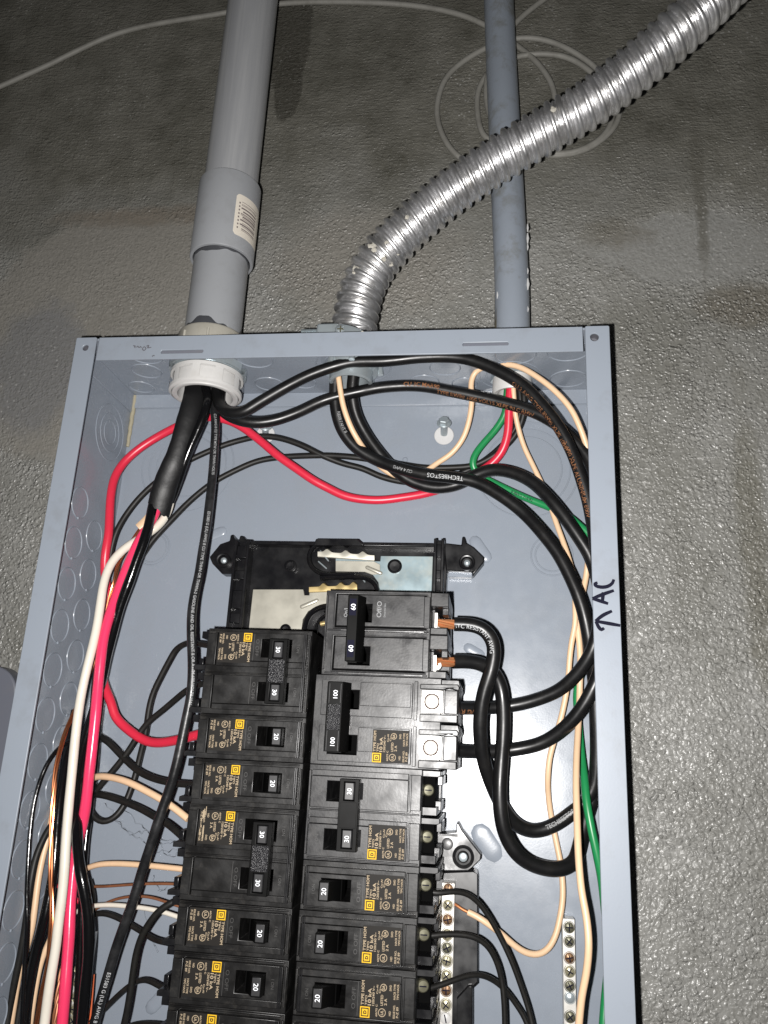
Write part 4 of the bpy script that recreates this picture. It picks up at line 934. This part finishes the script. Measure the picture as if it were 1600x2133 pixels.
W('D', 'feeder_cable', 'thick black cable twisting under its printed twin to the lower 60 breaker terminal', 'wire_black', 29,
  [(738, 770, 50), (734, 820, 55), (741, 861, 60), (761, 902, 65), (790, 943, 69), (822, 978, 72), (858, 1003, 74), (912, 1016, 74), (956, 1008, 72), (988, 991, 70), (1025, 979, 66), (1066, 984, 62), (1107, 1003, 58), (1139, 1032, 55), (1176, 1077, 53), (1204, 1117, 53), (1230, 1160, 54), (1254, 1250, 58), (1262, 1360, 62), (1258, 1480, 68), (1250, 1570, 72), (1240, 1640, 74), (1222, 1700, 73), (1212, 1741, 71), (1204, 1775, 68), (1196, 1796, 65), (1180, 1807, 62), (1151, 1811, 59), (1105, 1799, 55), (1074, 1775, 51), (1052, 1735, 48), (1043, 1690, 46), (1041, 1640, 45), (1044, 1590, 45), (1048, 1540, 46), (1049, 1494, 46), (1047, 1455, 46), (1041, 1424, 45), (1028, 1400, 43), (1007, 1385, 40), (979, 1378, 36), (944, 1378, 32)], BIG, 'cable')
for key, u, v, Yt in (('C', 908, 1298, 22), ('D', 905, 1380, 23)):
    a = WIRES[key][1][-1]; b = P(u, v, Yt); strands(key, a + (a - b) * .15, b, 3.0)
wire_text('A', 'CU 2 AWG TYPE RW90 XLPE 1000V', 1072, 792, 4.0, 'rust_print', roll=-38, drop=.38); wire_text('A', 'RW90 XLPE ALUMINIUM 600V', 1180, 925, 4.0, 'rust_print', roll=-25, drop=.38)
wire_text('A', '2 AWG RW90', 1012, 1475, 4.4, 'rust_print', roll=35, drop=.25)
wire_text('B', 'CU 3C MAR90', 842, 805, 4.2, 'rust_print', roll=18, drop=.15); wire_text('B', 'TYPE RW90 1000 VOLTS XLPE 90 C RHW', 912, 812, 4.0, 'rust_print', roll=-30, drop=.38)
wire_text('C', 'TECHBESTOS', 968, 1000, 4.3, 'print_mid', reverse=True, roll=0, bold=0.0, drop=.06); wire_text('C', 'CU 4 AWG', 862, 984, 3.0, 'print_dim', reverse=True, drop=.15)
wire_text('C', 'RESISTANT II', 700, 864, 3.0, 'print_dim', roll=20, drop=.2)
wire_text('C', 'STC RESISTANT AWG', 946, 1300, 3.7, 'print_mid', reverse=True, roll=-16, bold=0.0, drop=.08)
wire_text('C', 'TECHBESTOS', 1140, 1727, 3.6, 'print_dim', reverse=True, roll=6, drop=.05); wire_text('C', 'CU 4 AWG TECHBESTOS', 1238, 1425, 3.4, 'print_dim', roll=15, drop=.2)

OLD = 'thin peach coloured aged white wires'
W('P1', 'neutral_wire', 'peach wire from the flex fitting looping over the top right and down the flange', 'peach', 12.5,
  [(704, 776, 42), (708, 805, 44), (715, 845, 48), (733, 894, 54), (752, 926, 60), (775, 955, 74), (810, 985, 84), (850, 996, 85), (890, 980, 82), (907, 967, 78), (940, 945, 74), (964, 914, 70), (977, 877, 66), (983, 833, 62), (981, 797, 60), (989, 775, 58), (1010, 764, 54), (1037, 759, 50), (1078, 763, 44), (1119, 785, 40), (1159, 817, 38), (1190, 853, 38), (1208, 890, 40), (1222, 930, 44), (1236, 1000, 52), (1236, 1080, 62), (1228, 1140, 68), (1221, 1200, 72), (1211, 1250, 71), (1203, 1297, 66), (1207, 1339, 66), (1209, 1381, 66), (1208, 1423, 67), (1207, 1466, 66), (1204, 1522, 58), (1201, 1578, 48), (1200, 1640, 38), (1202, 1700, 30), (1203, 1738, 25), (1206, 1799, 20), (1212, 1860, 16), (1221, 1906, 14), (1226, 1952, 12), (1226, 1983, 12), (1221, 2029, 14), (1212, 2075, 16), (1206, 2133, 18), (1200, 2210, 20)], OLD)
W('P3', 'neutral_wire', 'peach wire from the slim conduit dropping in a U to the neutral bar', 'peach', 12,
  [(1068, 795, 60), (1070, 820, 62), (1074, 865, 68), (1090, 926, 74), (1111, 971, 76), (1135, 1022, 76), (1159, 1090, 72), (1170, 1120, 70), (1184, 1160, 68), (1196, 1210, 67), (1198, 1262, 64), (1198, 1302, 64), (1192, 1330, 66), (1187, 1367, 67), (1184, 1409, 68), (1178, 1452, 69), (1168, 1498, 70), (1155, 1541, 71), (1145, 1578, 72), (1141, 1620, 74), (1142, 1655, 80), (1148, 1700, 84), (1159, 1755, 82), (1168, 1800, 80), (1172, 1840, 78), (1172, 1875, 76), (1166, 1914, 74), (1157, 1950, 72), (1142, 1977, 70), (1120, 1989, 68), (1093, 1984, 66), (1068, 1967, 64), (1044, 1945, 62), (1013, 1922, 60), (993, 1908, 60), (975, 1900, 61)], OLD)
bare('P3', [(977, 1901, 61), (961, 1893, 62), (949, 1884, 63), (938, 1880, 65)], 6)

W('G', 'ground_wire', 'green wire from the slim conduit running down behind the right flange', 'green', 16,
  [(1058, 800, 66), (1055, 830, 68), (1052, 862, 72), (1033, 894, 75), (1005, 926, 76), (988, 950, 76), (984, 970, 77), (998, 990, 80), (1025, 1004, 80), (1066, 1024, 78), (1107, 1042, 77), (1140, 1055, 75), (1184, 1075, 70), (1206, 1094, 67), (1226, 1112, 66), (1252, 1160, 68), (1258, 1260, 74), (1236, 1340, 78), (1212, 1400, 79), (1202, 1440, 79), (1204, 1490, 78), (1208, 1540, 76), (1212, 1580, 72), (1218, 1630, 64), (1222, 1670, 60), (1231, 1722, 58), (1244, 1782, 58), (1254, 1835, 60), (1260, 1890, 62), (1267, 1950, 66), (1268, 2010, 68), (1262, 2070, 66), (1257, 2133, 64), (1254, 2200, 64)])
wire_text('G', '8 AWG THHN', 1068, 1023, 2.6, 'ink', drop=.2)
W('R', 'hot_wire', 'red wire crossing the whole box from the slim conduit to the left breaker row', 'red', 17,
  [(1064, 795, 62), (1062, 825, 64), (1060, 865, 68), (1058, 902, 72), (1047, 938, 76), (1025, 965, 80), (985, 990, 83), (940, 1010, 84), (895, 1026, 82), (842, 1036, 80), (782, 1042, 78), (721, 1034, 76), (680, 1015, 74), (655, 1002, 72), (617, 976, 70), (580, 950, 68), (542, 918, 67), (505, 890, 65), (479, 877, 64), (456, 871, 63), (430, 869, 64), (395, 877, 66), (362, 892, 68), (325, 912, 69), (287, 937, 68), (257, 965, 66), (239, 995, 63), (231, 1032, 60), (228, 1081, 58), (226, 1115, 57), (220, 1150, 57), (218, 1185, 60), (221, 1215, 64), (224, 1245, 66), (222, 1300, 66), (216, 1360, 66), (213, 1405, 66), (218, 1430, 64), (231, 1462, 62), (241, 1494, 62), (258, 1512, 62), (285, 1533, 60), (309, 1545, 58), (336, 1547, 54), (371, 1541, 48), (395, 1535, 42), (425, 1527, 36)])
THIN = 'thin black branch wires'
W('b1', 'branch_wire', 'thin black wire crossing the red one twice, ending at the breaker below the red wire', 'wire_dull', 12.5,
  [(1080, 800, 66), (1084, 830, 68), (1084, 865, 72), (1068, 902, 77), (1042, 932, 80), (1005, 962, 84), (950, 990, 86), (890, 1003, 87), (842, 1004, 87), (794, 993, 86), (755, 976, 84), (716, 966, 82), (674, 950, 79), (627, 927, 77), (580, 912, 76), (542, 909, 76), (505, 916, 76), (467, 927, 75), (430, 942, 74), (392, 960, 73), (355, 983, 72), (321, 1008, 71), (287, 1041, 69), (261, 1075, 68), (243, 1107, 67), (233, 1140, 68), (224, 1200, 72), (212, 1300, 73), (200, 1400, 73), (194, 1480, 72), (198, 1522, 70), (208, 1535, 68), (223, 1543, 66), (242, 1562, 64), (263, 1584, 62), (290, 1607, 58), (322, 1622, 52), (363, 1631, 46), (412, 1635, 40)], THIN)
W('b2', 'branch_wire', 'thin black wire sweeping low across the back plate from the slim conduit, under its twin', 'wire_dull', 12.5,
  [(1090, 800, 64), (1092, 835, 66), (1090, 868, 70), (1074, 905, 74), (1048, 934, 77), (1017, 956, 80), (985, 970, 82), (944, 974, 83), (883, 974, 83), (830, 966, 82), (770, 957, 80), (733, 952, 79), (690, 949, 79), (655, 949, 79), (580, 953, 79), (535, 961, 78), (490, 980, 77), (452, 1000, 76), (426, 1018, 75), (392, 1047, 73), (355, 1085, 70), (317, 1126, 67), (292, 1162, 66), (268, 1205, 70), (246, 1260, 72), (226, 1335, 73), (208, 1430, 74), (198, 1530, 74), (188, 1620, 72), (190, 1654, 68), (203, 1654, 66), (222, 1658, 64), (242, 1664, 62), (269, 1674, 60), (296, 1686, 57), (322, 1701, 53), (349, 1716, 48), (384, 1746, 42)], THIN)
W('w1', 'branch_wire', 'thin black wire from the top left terminal making a deep loop behind the pink wire', 'wire_dull', 12.5,
  [(440, 1345, 40), (412, 1341, 48), (390, 1340, 54), (368, 1351, 58), (354, 1374, 60), (338, 1404, 62), (320, 1441, 64), (312, 1468, 65), (308, 1492, 66), (303, 1530, 68), (293, 1570, 70), (282, 1615, 71), (271, 1648, 70), (258, 1678, 68), (238, 1703, 66), (215, 1713, 65), (195, 1701, 65), (185, 1680, 66), (176, 1640, 68), (174, 1600, 70)], THIN)
W('w2', 'branch_wire', 'thin black wire slanting down from the second left terminal behind the printed black cable', 'wire_dull', 12.5,
  [(420, 1425, 42), (390, 1437, 50), (363, 1459, 55), (336, 1482, 58), (309, 1504, 60), (290, 1528, 61), (269, 1562, 62), (242, 1597, 63), (215, 1629, 64), (198, 1650, 66), (184, 1672, 70)], THIN)
W('w3', 'neutral_wire', 'peach wire arching from behind the pink wire to the lower double 30 breaker', 'peach', 14,
  [(182, 1630, 62), (193, 1620, 58), (212, 1617, 54), (240, 1621, 50), (269, 1630, 47), (309, 1650, 44), (336, 1665, 42), (363, 1683, 40), (392, 1706, 38)], OLD)
W('w4', 'neutral_wire', 'peach wire running level to the lower half of the lower double 30 breaker', 'peach', 11.5,
  [(166, 1816, 60), (180, 1809, 57), (204, 1801, 54), (236, 1799, 52), (269, 1800, 50), (309, 1803, 47), (349, 1807, 44), (386, 1811, 41)], OLD)
W('w5', 'bare_copper_wire', 'upper of two thin bare copper wires running to the left breaker row', 'old_copper', 5.5,
  [(172, 1846, 66), (200, 1847, 64), (228, 1846, 62), (269, 1843, 60), (309, 1841, 58), (349, 1841, 56), (380, 1842, 54)])
W('w6', 'bare_copper_wire', 'lower of two thin bare copper wires, curving above the white wire', 'old_copper', 5.5,
  [(196, 1896, 64), (220, 1881, 62), (242, 1873, 60), (269, 1868, 58), (296, 1867, 56), (322, 1871, 54), (349, 1880, 52), (376, 1889, 50)])
W('w7', 'neutral_wire', 'cream wire ending at the single breaker below the lower double 30 in the left row', 'wire_white', 9.5,
  [(150, 1906, 62), (165, 1896, 60), (188, 1888, 57), (228, 1885, 54), (269, 1888, 51), (309, 1893, 48), (344, 1901, 45), (380, 1913, 42)])
W('w8', 'branch_wire', 'thin black wire dipping under the printed cable beside the cream wire', 'wire_dull', 11.5,
  [(180, 1914, 66), (196, 1905, 64), (215, 1902, 62), (242, 1910, 61), (269, 1925, 59), (296, 1941, 56), (322, 1957, 51), (360, 1966, 44)], THIN)
W('w9', 'branch_wire', 'black wire curving down from the left breaker row to the bottom of the photo', 'wire_dull', 14.5,
  [(384, 1869, 36), (372, 1873, 34), (352, 1883, 33), (331, 1898, 33), (311, 1923, 34), (294, 1953, 36), (283, 1990, 38), (277, 2030, 40), (271, 2070, 42), (264, 2111, 44), (256, 2145, 46), (244, 2210, 48)], THIN)
W('w10', 'branch_wire', 'thin black wire with a hump at the lowest left breakers, behind the curved wire', 'wire_dull', 11,
  [(190, 2128, 60), (215, 2104, 58), (242, 2077, 56), (266, 2056, 54), (285, 2044, 52), (304, 2041, 50), (322, 2048, 48), (339, 2058, 46), (362, 2063, 42)], THIN)
W('w11', 'branch_wire', 'black wire just showing at the very bottom left of the breakers', 'wire_dull', 12,
  [(240, 2160, 56), (262, 2141, 54), (290, 2134, 52), (318, 2134, 48), (350, 2138, 42)], THIN)

W('T', 'printed_cable', 'long black white-lettered cable hanging from the white bushing down past the left breakers', 'wire_grey', 20.5,
  [(441, 812, 46), (446, 850, 44), (449, 890, 42), (447, 931, 40), (443, 987, 38), (437, 1044, 36), (430, 1100, 33), (422, 1149, 30), (414, 1200, 27), (406, 1235, 25), (400, 1275, 23), (399, 1320, 22), (401, 1370, 22), (401, 1412, 22), (397, 1455, 23), (387, 1503, 24), (376, 1557, 25), (364, 1608, 26), (349, 1656, 28), (331, 1707, 29), (314, 1761, 31), (296, 1815, 33), (280, 1869, 34), (261, 1922, 36), (242, 1976, 38), (226, 2030, 40), (210, 2084, 42), (197, 2133, 44), (176, 2210, 46)], None, 'cable')
wire_text('T', 'CU AWG 8 CU TYPE MTW OR THWN VOLTS', 450, 868, 2.4, 'print_dim', roll=6, drop=.05)
wire_text('T', 'E51583 G (UL) AWG 8 CU TYPE THHN OR THWN-2 GASOLINE AND OIL RESISTANT II OR AWM 600 VOLTS VW-1', 434, 1072, 2.6, 'print_dim', roll=8)
wire_text('T', 'E51583 G (UL) AWG 8', 228, 2018, 3.0, 'print_mid', roll=4, bold=0.0)

# taped bundle out of the white bushing
tp = [(408, 800, 42), (405, 826, 38), (397, 856, 36), (388, 886, 36), (379, 915, 36), (371, 942, 37), (362, 967, 38), (352, 990, 40), (343, 1016, 43), (336, 1040, 45), (331, 1060, 47)]
tw = [42, 44, 45, 44, 43, 41, 42, 46, 48, 48, 46]
tpath = spline([P(*q) for q in tp], 2.0, 2); tws = np.interp(np.linspace(0, 1, len(tpath)), np.linspace(0, 1, len(tw)), tw)
tb = thing('taped_cable_bundle', 'bundle wrapped in black tape slanting down left from the white bushing', 'cable bundle', tuple(tpath[0]))
g = G(); n = len(tpath); vd = [np.cross((CAM - q) / np.linalg.norm(CAM - q), tpath[min(i + 1, n - 1)] - tpath[max(i - 1, 0)]) for i, q in enumerate(tpath)]
g.tube(tpath, 8, 26, rfun=lambda i: tws[i] / 2 / 2.85 * (1 + .012 * math.sin(i * .5) + .008 * math.sin(i * 1.3)), flat=(1, .5), fdir=lambda i: vd[i], caps=False)
k = 26
# ragged lower end: the tape runs lower on its right side
lead = np.array(g.v[-k:])
cen = lead.mean(0); rt = np.array([1.0, 0, 0]); tt = (tpath[-1] - tpath[-3]); tt /= np.linalg.norm(tt)
for i in range(k):
    q = lead[i]; g.v[len(g.v) - k + i] = tuple(q + tt * (5.5 * ((q - cen) @ rt) / 8 + 1.0 * math.sin(i * 1.7)))
sl_ = g.build('tape_wrap', 'tape', tb)
g = G()
for i0 in range(6, n - 3, 9):
    g.tube([tpath[i0]], 1, 4, caps=False) if False else None
W('S', 'black_cable', 'glossy black cable lying along the right side of the taped bundle', 'wire_gloss', 19,
  [(428, 808, 40), (433, 830, 36), (426, 862, 35), (409, 904, 37), (394, 938, 39), (382, 970, 42), (371, 1003, 46), (360, 1034, 52), (352, 1050, 56)], None, 'cable', wob=.03)
W('S2', 'branch_wire', 'short white wire end beside the glossy cable under the white bushing', 'wire_white', 9, [(432, 808, 46), (428, 838, 46), (420, 868, 47), (408, 898, 48), (396, 925, 50)])
W('T1', 'black_cable', 'thick glossy black cable from the taped bundle crossing the pink wire twice on its way', 'wire_gloss', 21.5,
  [(322, 1040, 46), (317, 1058, 45), (310, 1092, 43), (299, 1130, 42), (285, 1167, 42), (271, 1207, 43), (255, 1250, 45), (240, 1300, 48), (226, 1355, 53), (213, 1412, 58), (198, 1470, 62), (184, 1520, 61), (172, 1560, 58), (164, 1611, 54), (160, 1681, 46), (161, 1750, 36), (167, 1810, 32), (175, 1850, 32), (184, 1909, 34), (185, 1976, 36), (178, 2057, 38), (170, 2140, 40), (164, 2210, 40)], None, 'cable', wob=.035)
W('T3', 'black_cable', 'black cable half hidden along the right edge of the pink wire', 'wire_gloss', 15,
  [(226, 1340, 60), (217, 1410, 62), (209, 1470, 63), (203, 1530, 63), (197, 1600, 62), (188, 1680, 60), (178, 1760, 58), (172, 1850, 56), (168, 1960, 56), (162, 2080, 56), (156, 2200, 56)], None, 'cable', wob=.03)
W('PK', 'hot_wire', 'thick pinkish red wire running down the left side from the taped bundle', 'pink', 22,
  [(330, 1042, 52), (325, 1066, 53), (306, 1100, 53), (287, 1131, 52), (271, 1167, 50), (255, 1207, 48), (240, 1248, 46), (226, 1290, 43), (216, 1330, 41), (210, 1372, 40), (205, 1422, 40), (199, 1490, 39), (192, 1557, 39), (185, 1620, 40), (180, 1668, 42), (172, 1716, 45), (162, 1755, 47), (155, 1793, 47), (150, 1842, 46), (146, 1896, 45), (144, 1949, 44), (140, 2003, 43), (136, 2057, 42), (130, 2133, 42), (124, 2210, 42)], None, 'wire', wob=.02)
W('WH', 'neutral_wire', 'thick white wire running down the left side between the bundle and the steel wall', 'wire_white', 19,
  [(356, 1040, 54), (352, 1060, 56), (341, 1082, 59), (318, 1105, 61), (286, 1125, 56), (258, 1144, 51), (236, 1167, 47), (223, 1192, 44), (215, 1221, 42), (209, 1261, 40), (202, 1305, 39), (193, 1346, 38), (180, 1398, 37), (169, 1449, 37), (161, 1503, 36), (155, 1557, 36), (149, 1620, 36), (145, 1660, 36), (141, 1707, 36), (137, 1761, 36), (134, 1815, 36), (129, 1869, 36), (122, 1922, 36), (116, 1976, 36), (107, 2030, 36), (99, 2084, 36), (92, 2140, 36), (82, 2210, 36)], None, 'wire', wob=.012)
# bare copper ground out of the bundle: stranded, behind the white wire
def twisted(key, name, label, m, wpx, pts, n=5, turns=.055):
    path = spline([P(*q) for q in pts], 2.0, 3); r = wpx / 2 / scale_at(path[len(path) // 2]); pa = np.array(path); g = G()
    cum = np.r_[0, np.cumsum(np.linalg.norm(np.diff(pa, axis=0), axis=1))]
    for k in range(n):
        pts3 = []
        for i, q in enumerate(pa):
            t = pa[min(i + 1, len(pa) - 1)] - pa[max(i - 1, 0)]; t /= np.linalg.norm(t); u = np.cross(t, (0, 1, 0)); u /= np.linalg.norm(u); w = np.cross(t, u)
            a = 2 * math.pi * k / n + cum[i] * turns * 2 * math.pi; pts3.append(q + (u * math.cos(a) + w * math.sin(a)) * r * .55)
        g.tube(pts3, r * .48, 8)
    o = g.build(name, m, origin=tuple(path[0])); tag(o, label, 'wire'); WIRES[key] = (o, path, r)
twisted('K', 'bare_copper_wire', 'twisted bare copper wire with bright glints left of the white wire', 'glint_copper', 10.5,
  [(312, 1078, 56), (297, 1097, 58), (280, 1120, 60), (262, 1146, 61), (250, 1168, 60), (242, 1192, 58), (237, 1216, 57), (230, 1242, 58), (222, 1280, 60), (210, 1330, 62), (196, 1375, 62), (178, 1425, 60), (160, 1470, 56), (152, 1490, 52), (139, 1520, 46), (126, 1557, 41), (118, 1594, 38), (113, 1637, 36), (110, 1675, 35), (108, 1720, 35), (106, 1770, 35), (106, 1815, 35), (107, 1869, 36), (108, 1922, 36), (103, 1976, 37), (96, 2030, 38), (84, 2084, 40), (74, 2140, 42), (60, 2210, 42)], 3, .011)
g = G(); a = [P(*q) for q in ((316, 1068, 50), (302, 1084, 50), (287, 1098, 50))]; g.tube(spline(a, 2), 2.6, 8, flat=(1, .25), fdir=lambda i: (1, 0, 1))
tag(g.build('paper_wrap', 'peach', origin=tuple(a[0])), 'short tan paper strip sticking out left below the black tape', 'paper strip')
twisted('K2', 'bare_copper_wire', 'dull twisted copper wire between the white and pink wires at the bottom', 'old_copper', 11, [(140, 1975, 52), (130, 2016, 50), (124, 2050, 48), (118, 2090, 46), (112, 2140, 46), (104, 2210, 46)], 3, .03)
LG = 'black wires bunched against the left steel wall'
W('n1', 'branch_wire', 'thin black wire arching out to the left wall in front of the knockouts', 'wire_gloss', 10,
  [(172, 1532, 60), (150, 1542, 56), (132, 1551, 52), (118, 1563, 48), (102, 1585, 44), (88, 1614, 42), (77, 1648, 40), (69, 1685, 39), (63, 1734, 38), (58, 1815, 37), (56, 1869, 37), (57, 1922, 37), (54, 1976, 38), (50, 2043, 38), (46, 2133, 38), (42, 2210, 38)], LG)
W('n2', 'branch_wire', 'black wire bowing left below the arching thin one and running down the steel wall', 'wire_dull', 14,
  [(122, 1702, 56), (106, 1720, 52), (89, 1750, 48), (75, 1785, 45), (67, 1820, 43), (61, 1860, 43), (54, 1920, 44), (44, 1980, 46), (31, 2043, 48), (18, 2110, 50), (6, 2180, 50)], LG)
W('n3', 'neutral_wire', 'cream wire low on the left behind the bowed black wire', 'peach', 13.5,
  [(122, 1650, 66), (113, 1680, 64), (102, 1735, 60), (90, 1780, 58), (80, 1830, 56), (73, 1885, 55), (65, 1940, 55), (52, 1985, 56), (40, 2025, 56), (30, 2085, 56), (20, 2150, 56), (12, 2210, 56)])
W('n4', 'black_cable', 'thick black cable left of the white wire at the lower left', 'wire_gloss', 21,
  [(158, 1480, 66), (146, 1540, 62), (136, 1590, 56), (128, 1640, 52), (121, 1700, 49), (117, 1755, 47), (112, 1815, 46), (104, 1860, 45), (95, 1905, 44), (84, 1950, 44), (73, 1995, 44), (62, 2050, 44), (54, 2110, 44), (46, 2200, 44)], None, 'cable', wob=.03)
W('n5', 'neutral_wire', 'cream wire glimpsed between black wires at the bottom left', 'peach', 12, [(118, 1925, 58), (104, 1958, 56), (92, 1985, 55), (82, 2018, 55), (72, 2070, 55), (62, 2140, 55)])
W('n6', 'branch_wire', 'thin black wire between the white and pink wires at the bottom', 'wire_gloss', 9, [(136, 1900, 58), (130, 1965, 54), (117, 2020, 50), (108, 2075, 46), (103, 2140, 44), (98, 2210, 44)], LG)
W('n7', 'branch_wire', 'black wire hugging the left steel wall at the bottom corner', 'wire_dull', 15, [(86, 1930, 62), (72, 1975, 60), (60, 2020, 60), (46, 2075, 60), (34, 2140, 60), (22, 2210, 60)], LG)
W('rd', 'hot_wire', 'short red wire showing between the white wire and the black cable at lower left', 'red', 8, [(108, 1838, 66), (124, 1848, 66), (145, 1860, 66), (166, 1880, 66), (178, 1896, 67)])
W('og', 'hot_wire', 'orange wire showing at the bottom beside the black cable', 'orange', 11, [(192, 2030, 62), (189, 2070, 60), (186, 2105, 60), (183, 2140, 60), (180, 2210, 60)])
W('nm', 'cable_jacket', 'dark cable jacket end behind the glossy cable where the cream wire comes out', 'wire_dull', 19, [(182, 1835, 60), (189, 1862, 60), (191, 1885, 61), (187, 1908, 64)], None, 'cable')

RB = 'thin black wires of the right breaker row'
W('q1', 'branch_wire', 'black wire from the first 20 breaker of the right row, crossing the neutral bar highest', 'wire_dull', 11.5,
  [(897, 1858, 36), (912, 1861, 36), (946, 1857, 40), (976, 1863, 44), (998, 1881, 47), (1022, 1915, 50), (1047, 1961, 53), (1068, 2007, 55), (1087, 2059, 57), (1102, 2105, 58), (1110, 2140, 58), (1122, 2210, 58)], RB)
W('q2', 'branch_wire', 'black wire from the middle 20 breaker of the right row bending down past the bar', 'wire_dull', 12,
  [(892, 1950, 36), (908, 1948, 37), (952, 1946, 41), (989, 1952, 44), (1013, 1967, 47), (1031, 1995, 50), (1044, 2035, 53), (1050, 2084, 54), (1052, 2140, 55), (1052, 2210, 55)], RB)
W('q3', 'branch_wire', 'black wire from the lowest 20 breaker of the right row, humped over the neutral bar', 'wire_dull', 11.5,
  [(892, 2060, 36), (908, 2055, 38), (940, 2044, 42), (967, 2034, 46), (995, 2030, 50), (1022, 2038, 55), (1050, 2059, 60), (1074, 2090, 63), (1093, 2120, 64), (1104, 2150, 64), (1120, 2210, 64)], RB)
bare('q1', [(880, 1860, 33), (892, 1861, 34), (899, 1859, 36)], 5.5, 'copper'); bare('q2', [(880, 1963, 32), (890, 1955, 34), (898, 1949, 36)], 7, 'copper'); bare('q3', [(876, 2060, 32), (888, 2058, 34), (895, 2057, 36)], 6.5, 'copper')
for o in list(bpy.data.objects):
    if o.type == 'MESH' and not o.data.users: bpy.data.objects.remove(o)

# grime at the foot of the slim conduit
g = G(); n = 14
for a0, a1, z0, z1 in ((-118, -62, 1, 46), (-110, -80, 46, 66)):
    v = []
    for i in range(n + 1):
        a = math.radians(a0 + (a1 - a0) * i / n); top = z1 + 5 * math.sin(i * 1.9) + 3 * math.sin(i * 4.1)
        for zz in (z0, top): v.append((cx + 13.05 * math.sin(a), cy - 13.05 * math.cos(a), zz))
    g.add(v, [(2 * i, 2 * i + 2, 2 * i + 3, 2 * i + 1) for i in range(n)])
M['grime'] = mat('brown_grime', (0.135, 0.122, 0.088), 0.7, bump=(300, .3, .001), dirt=((0.07, 0.06, 0.04), 60, .4, .7, .8))
g.build('grime', 'grime', pipe2)
# mortar crumbs along the top of the box
g = G(); random.seed(21)
for k in range(46):
    u = random.choice((random.uniform(1150, 1232), random.uniform(240, 300), random.uniform(200, 1260)))
    x = P(u, 690, 3)[0]; r = random.uniform(.35, 1.2); y = random.uniform(2, 9)
    g.lathe([(0, 0), (r, .1 * r), (r * .8, r * .7), (0, r)], (x, y, 0), (random.uniform(-.2, .2), random.uniform(-.2, .2), 1), 7)
tag(g.build('mortar_crumbs', 'cement'), 'pale mortar crumbs scattered along the top edge of the panel box', 'crumbs', None, 'stuff')
# dusty cobweb threads on the back plate
g = G(); random.seed(4)
def thread(u0, v0, u1, v1, n=14):
    a, b = P(u0, v0, 86), P(u1, v1, 72); pts = []
    for i in range(n + 1):
        t = i / n; q = a + (b - a) * t + np.array((random.uniform(-1, 1), random.uniform(-1, 1), random.uniform(-1, 1))) * 1.1 + np.array((0, 0, -5 * math.sin(math.pi * t)))
        pts.append(q)
    g.tube(pts, .06, 4, rfun=lambda i: .045 + .12 * (i * 7 % 5 == 0))
for q in ((222, 1672, 300, 1752), (236, 1702, 310, 1730), (300, 1752, 378, 1762), (262, 1690, 372, 1752), (330, 1756, 376, 1775), (310, 1735, 380, 1745), (300, 1890, 330, 1985), (318, 1822, 350, 1850)): thread(*q)
tag(g.build('cobweb', 'wire_dull'), 'dusty cobweb threads left of the breakers', 'cobweb', None, 'stuff')
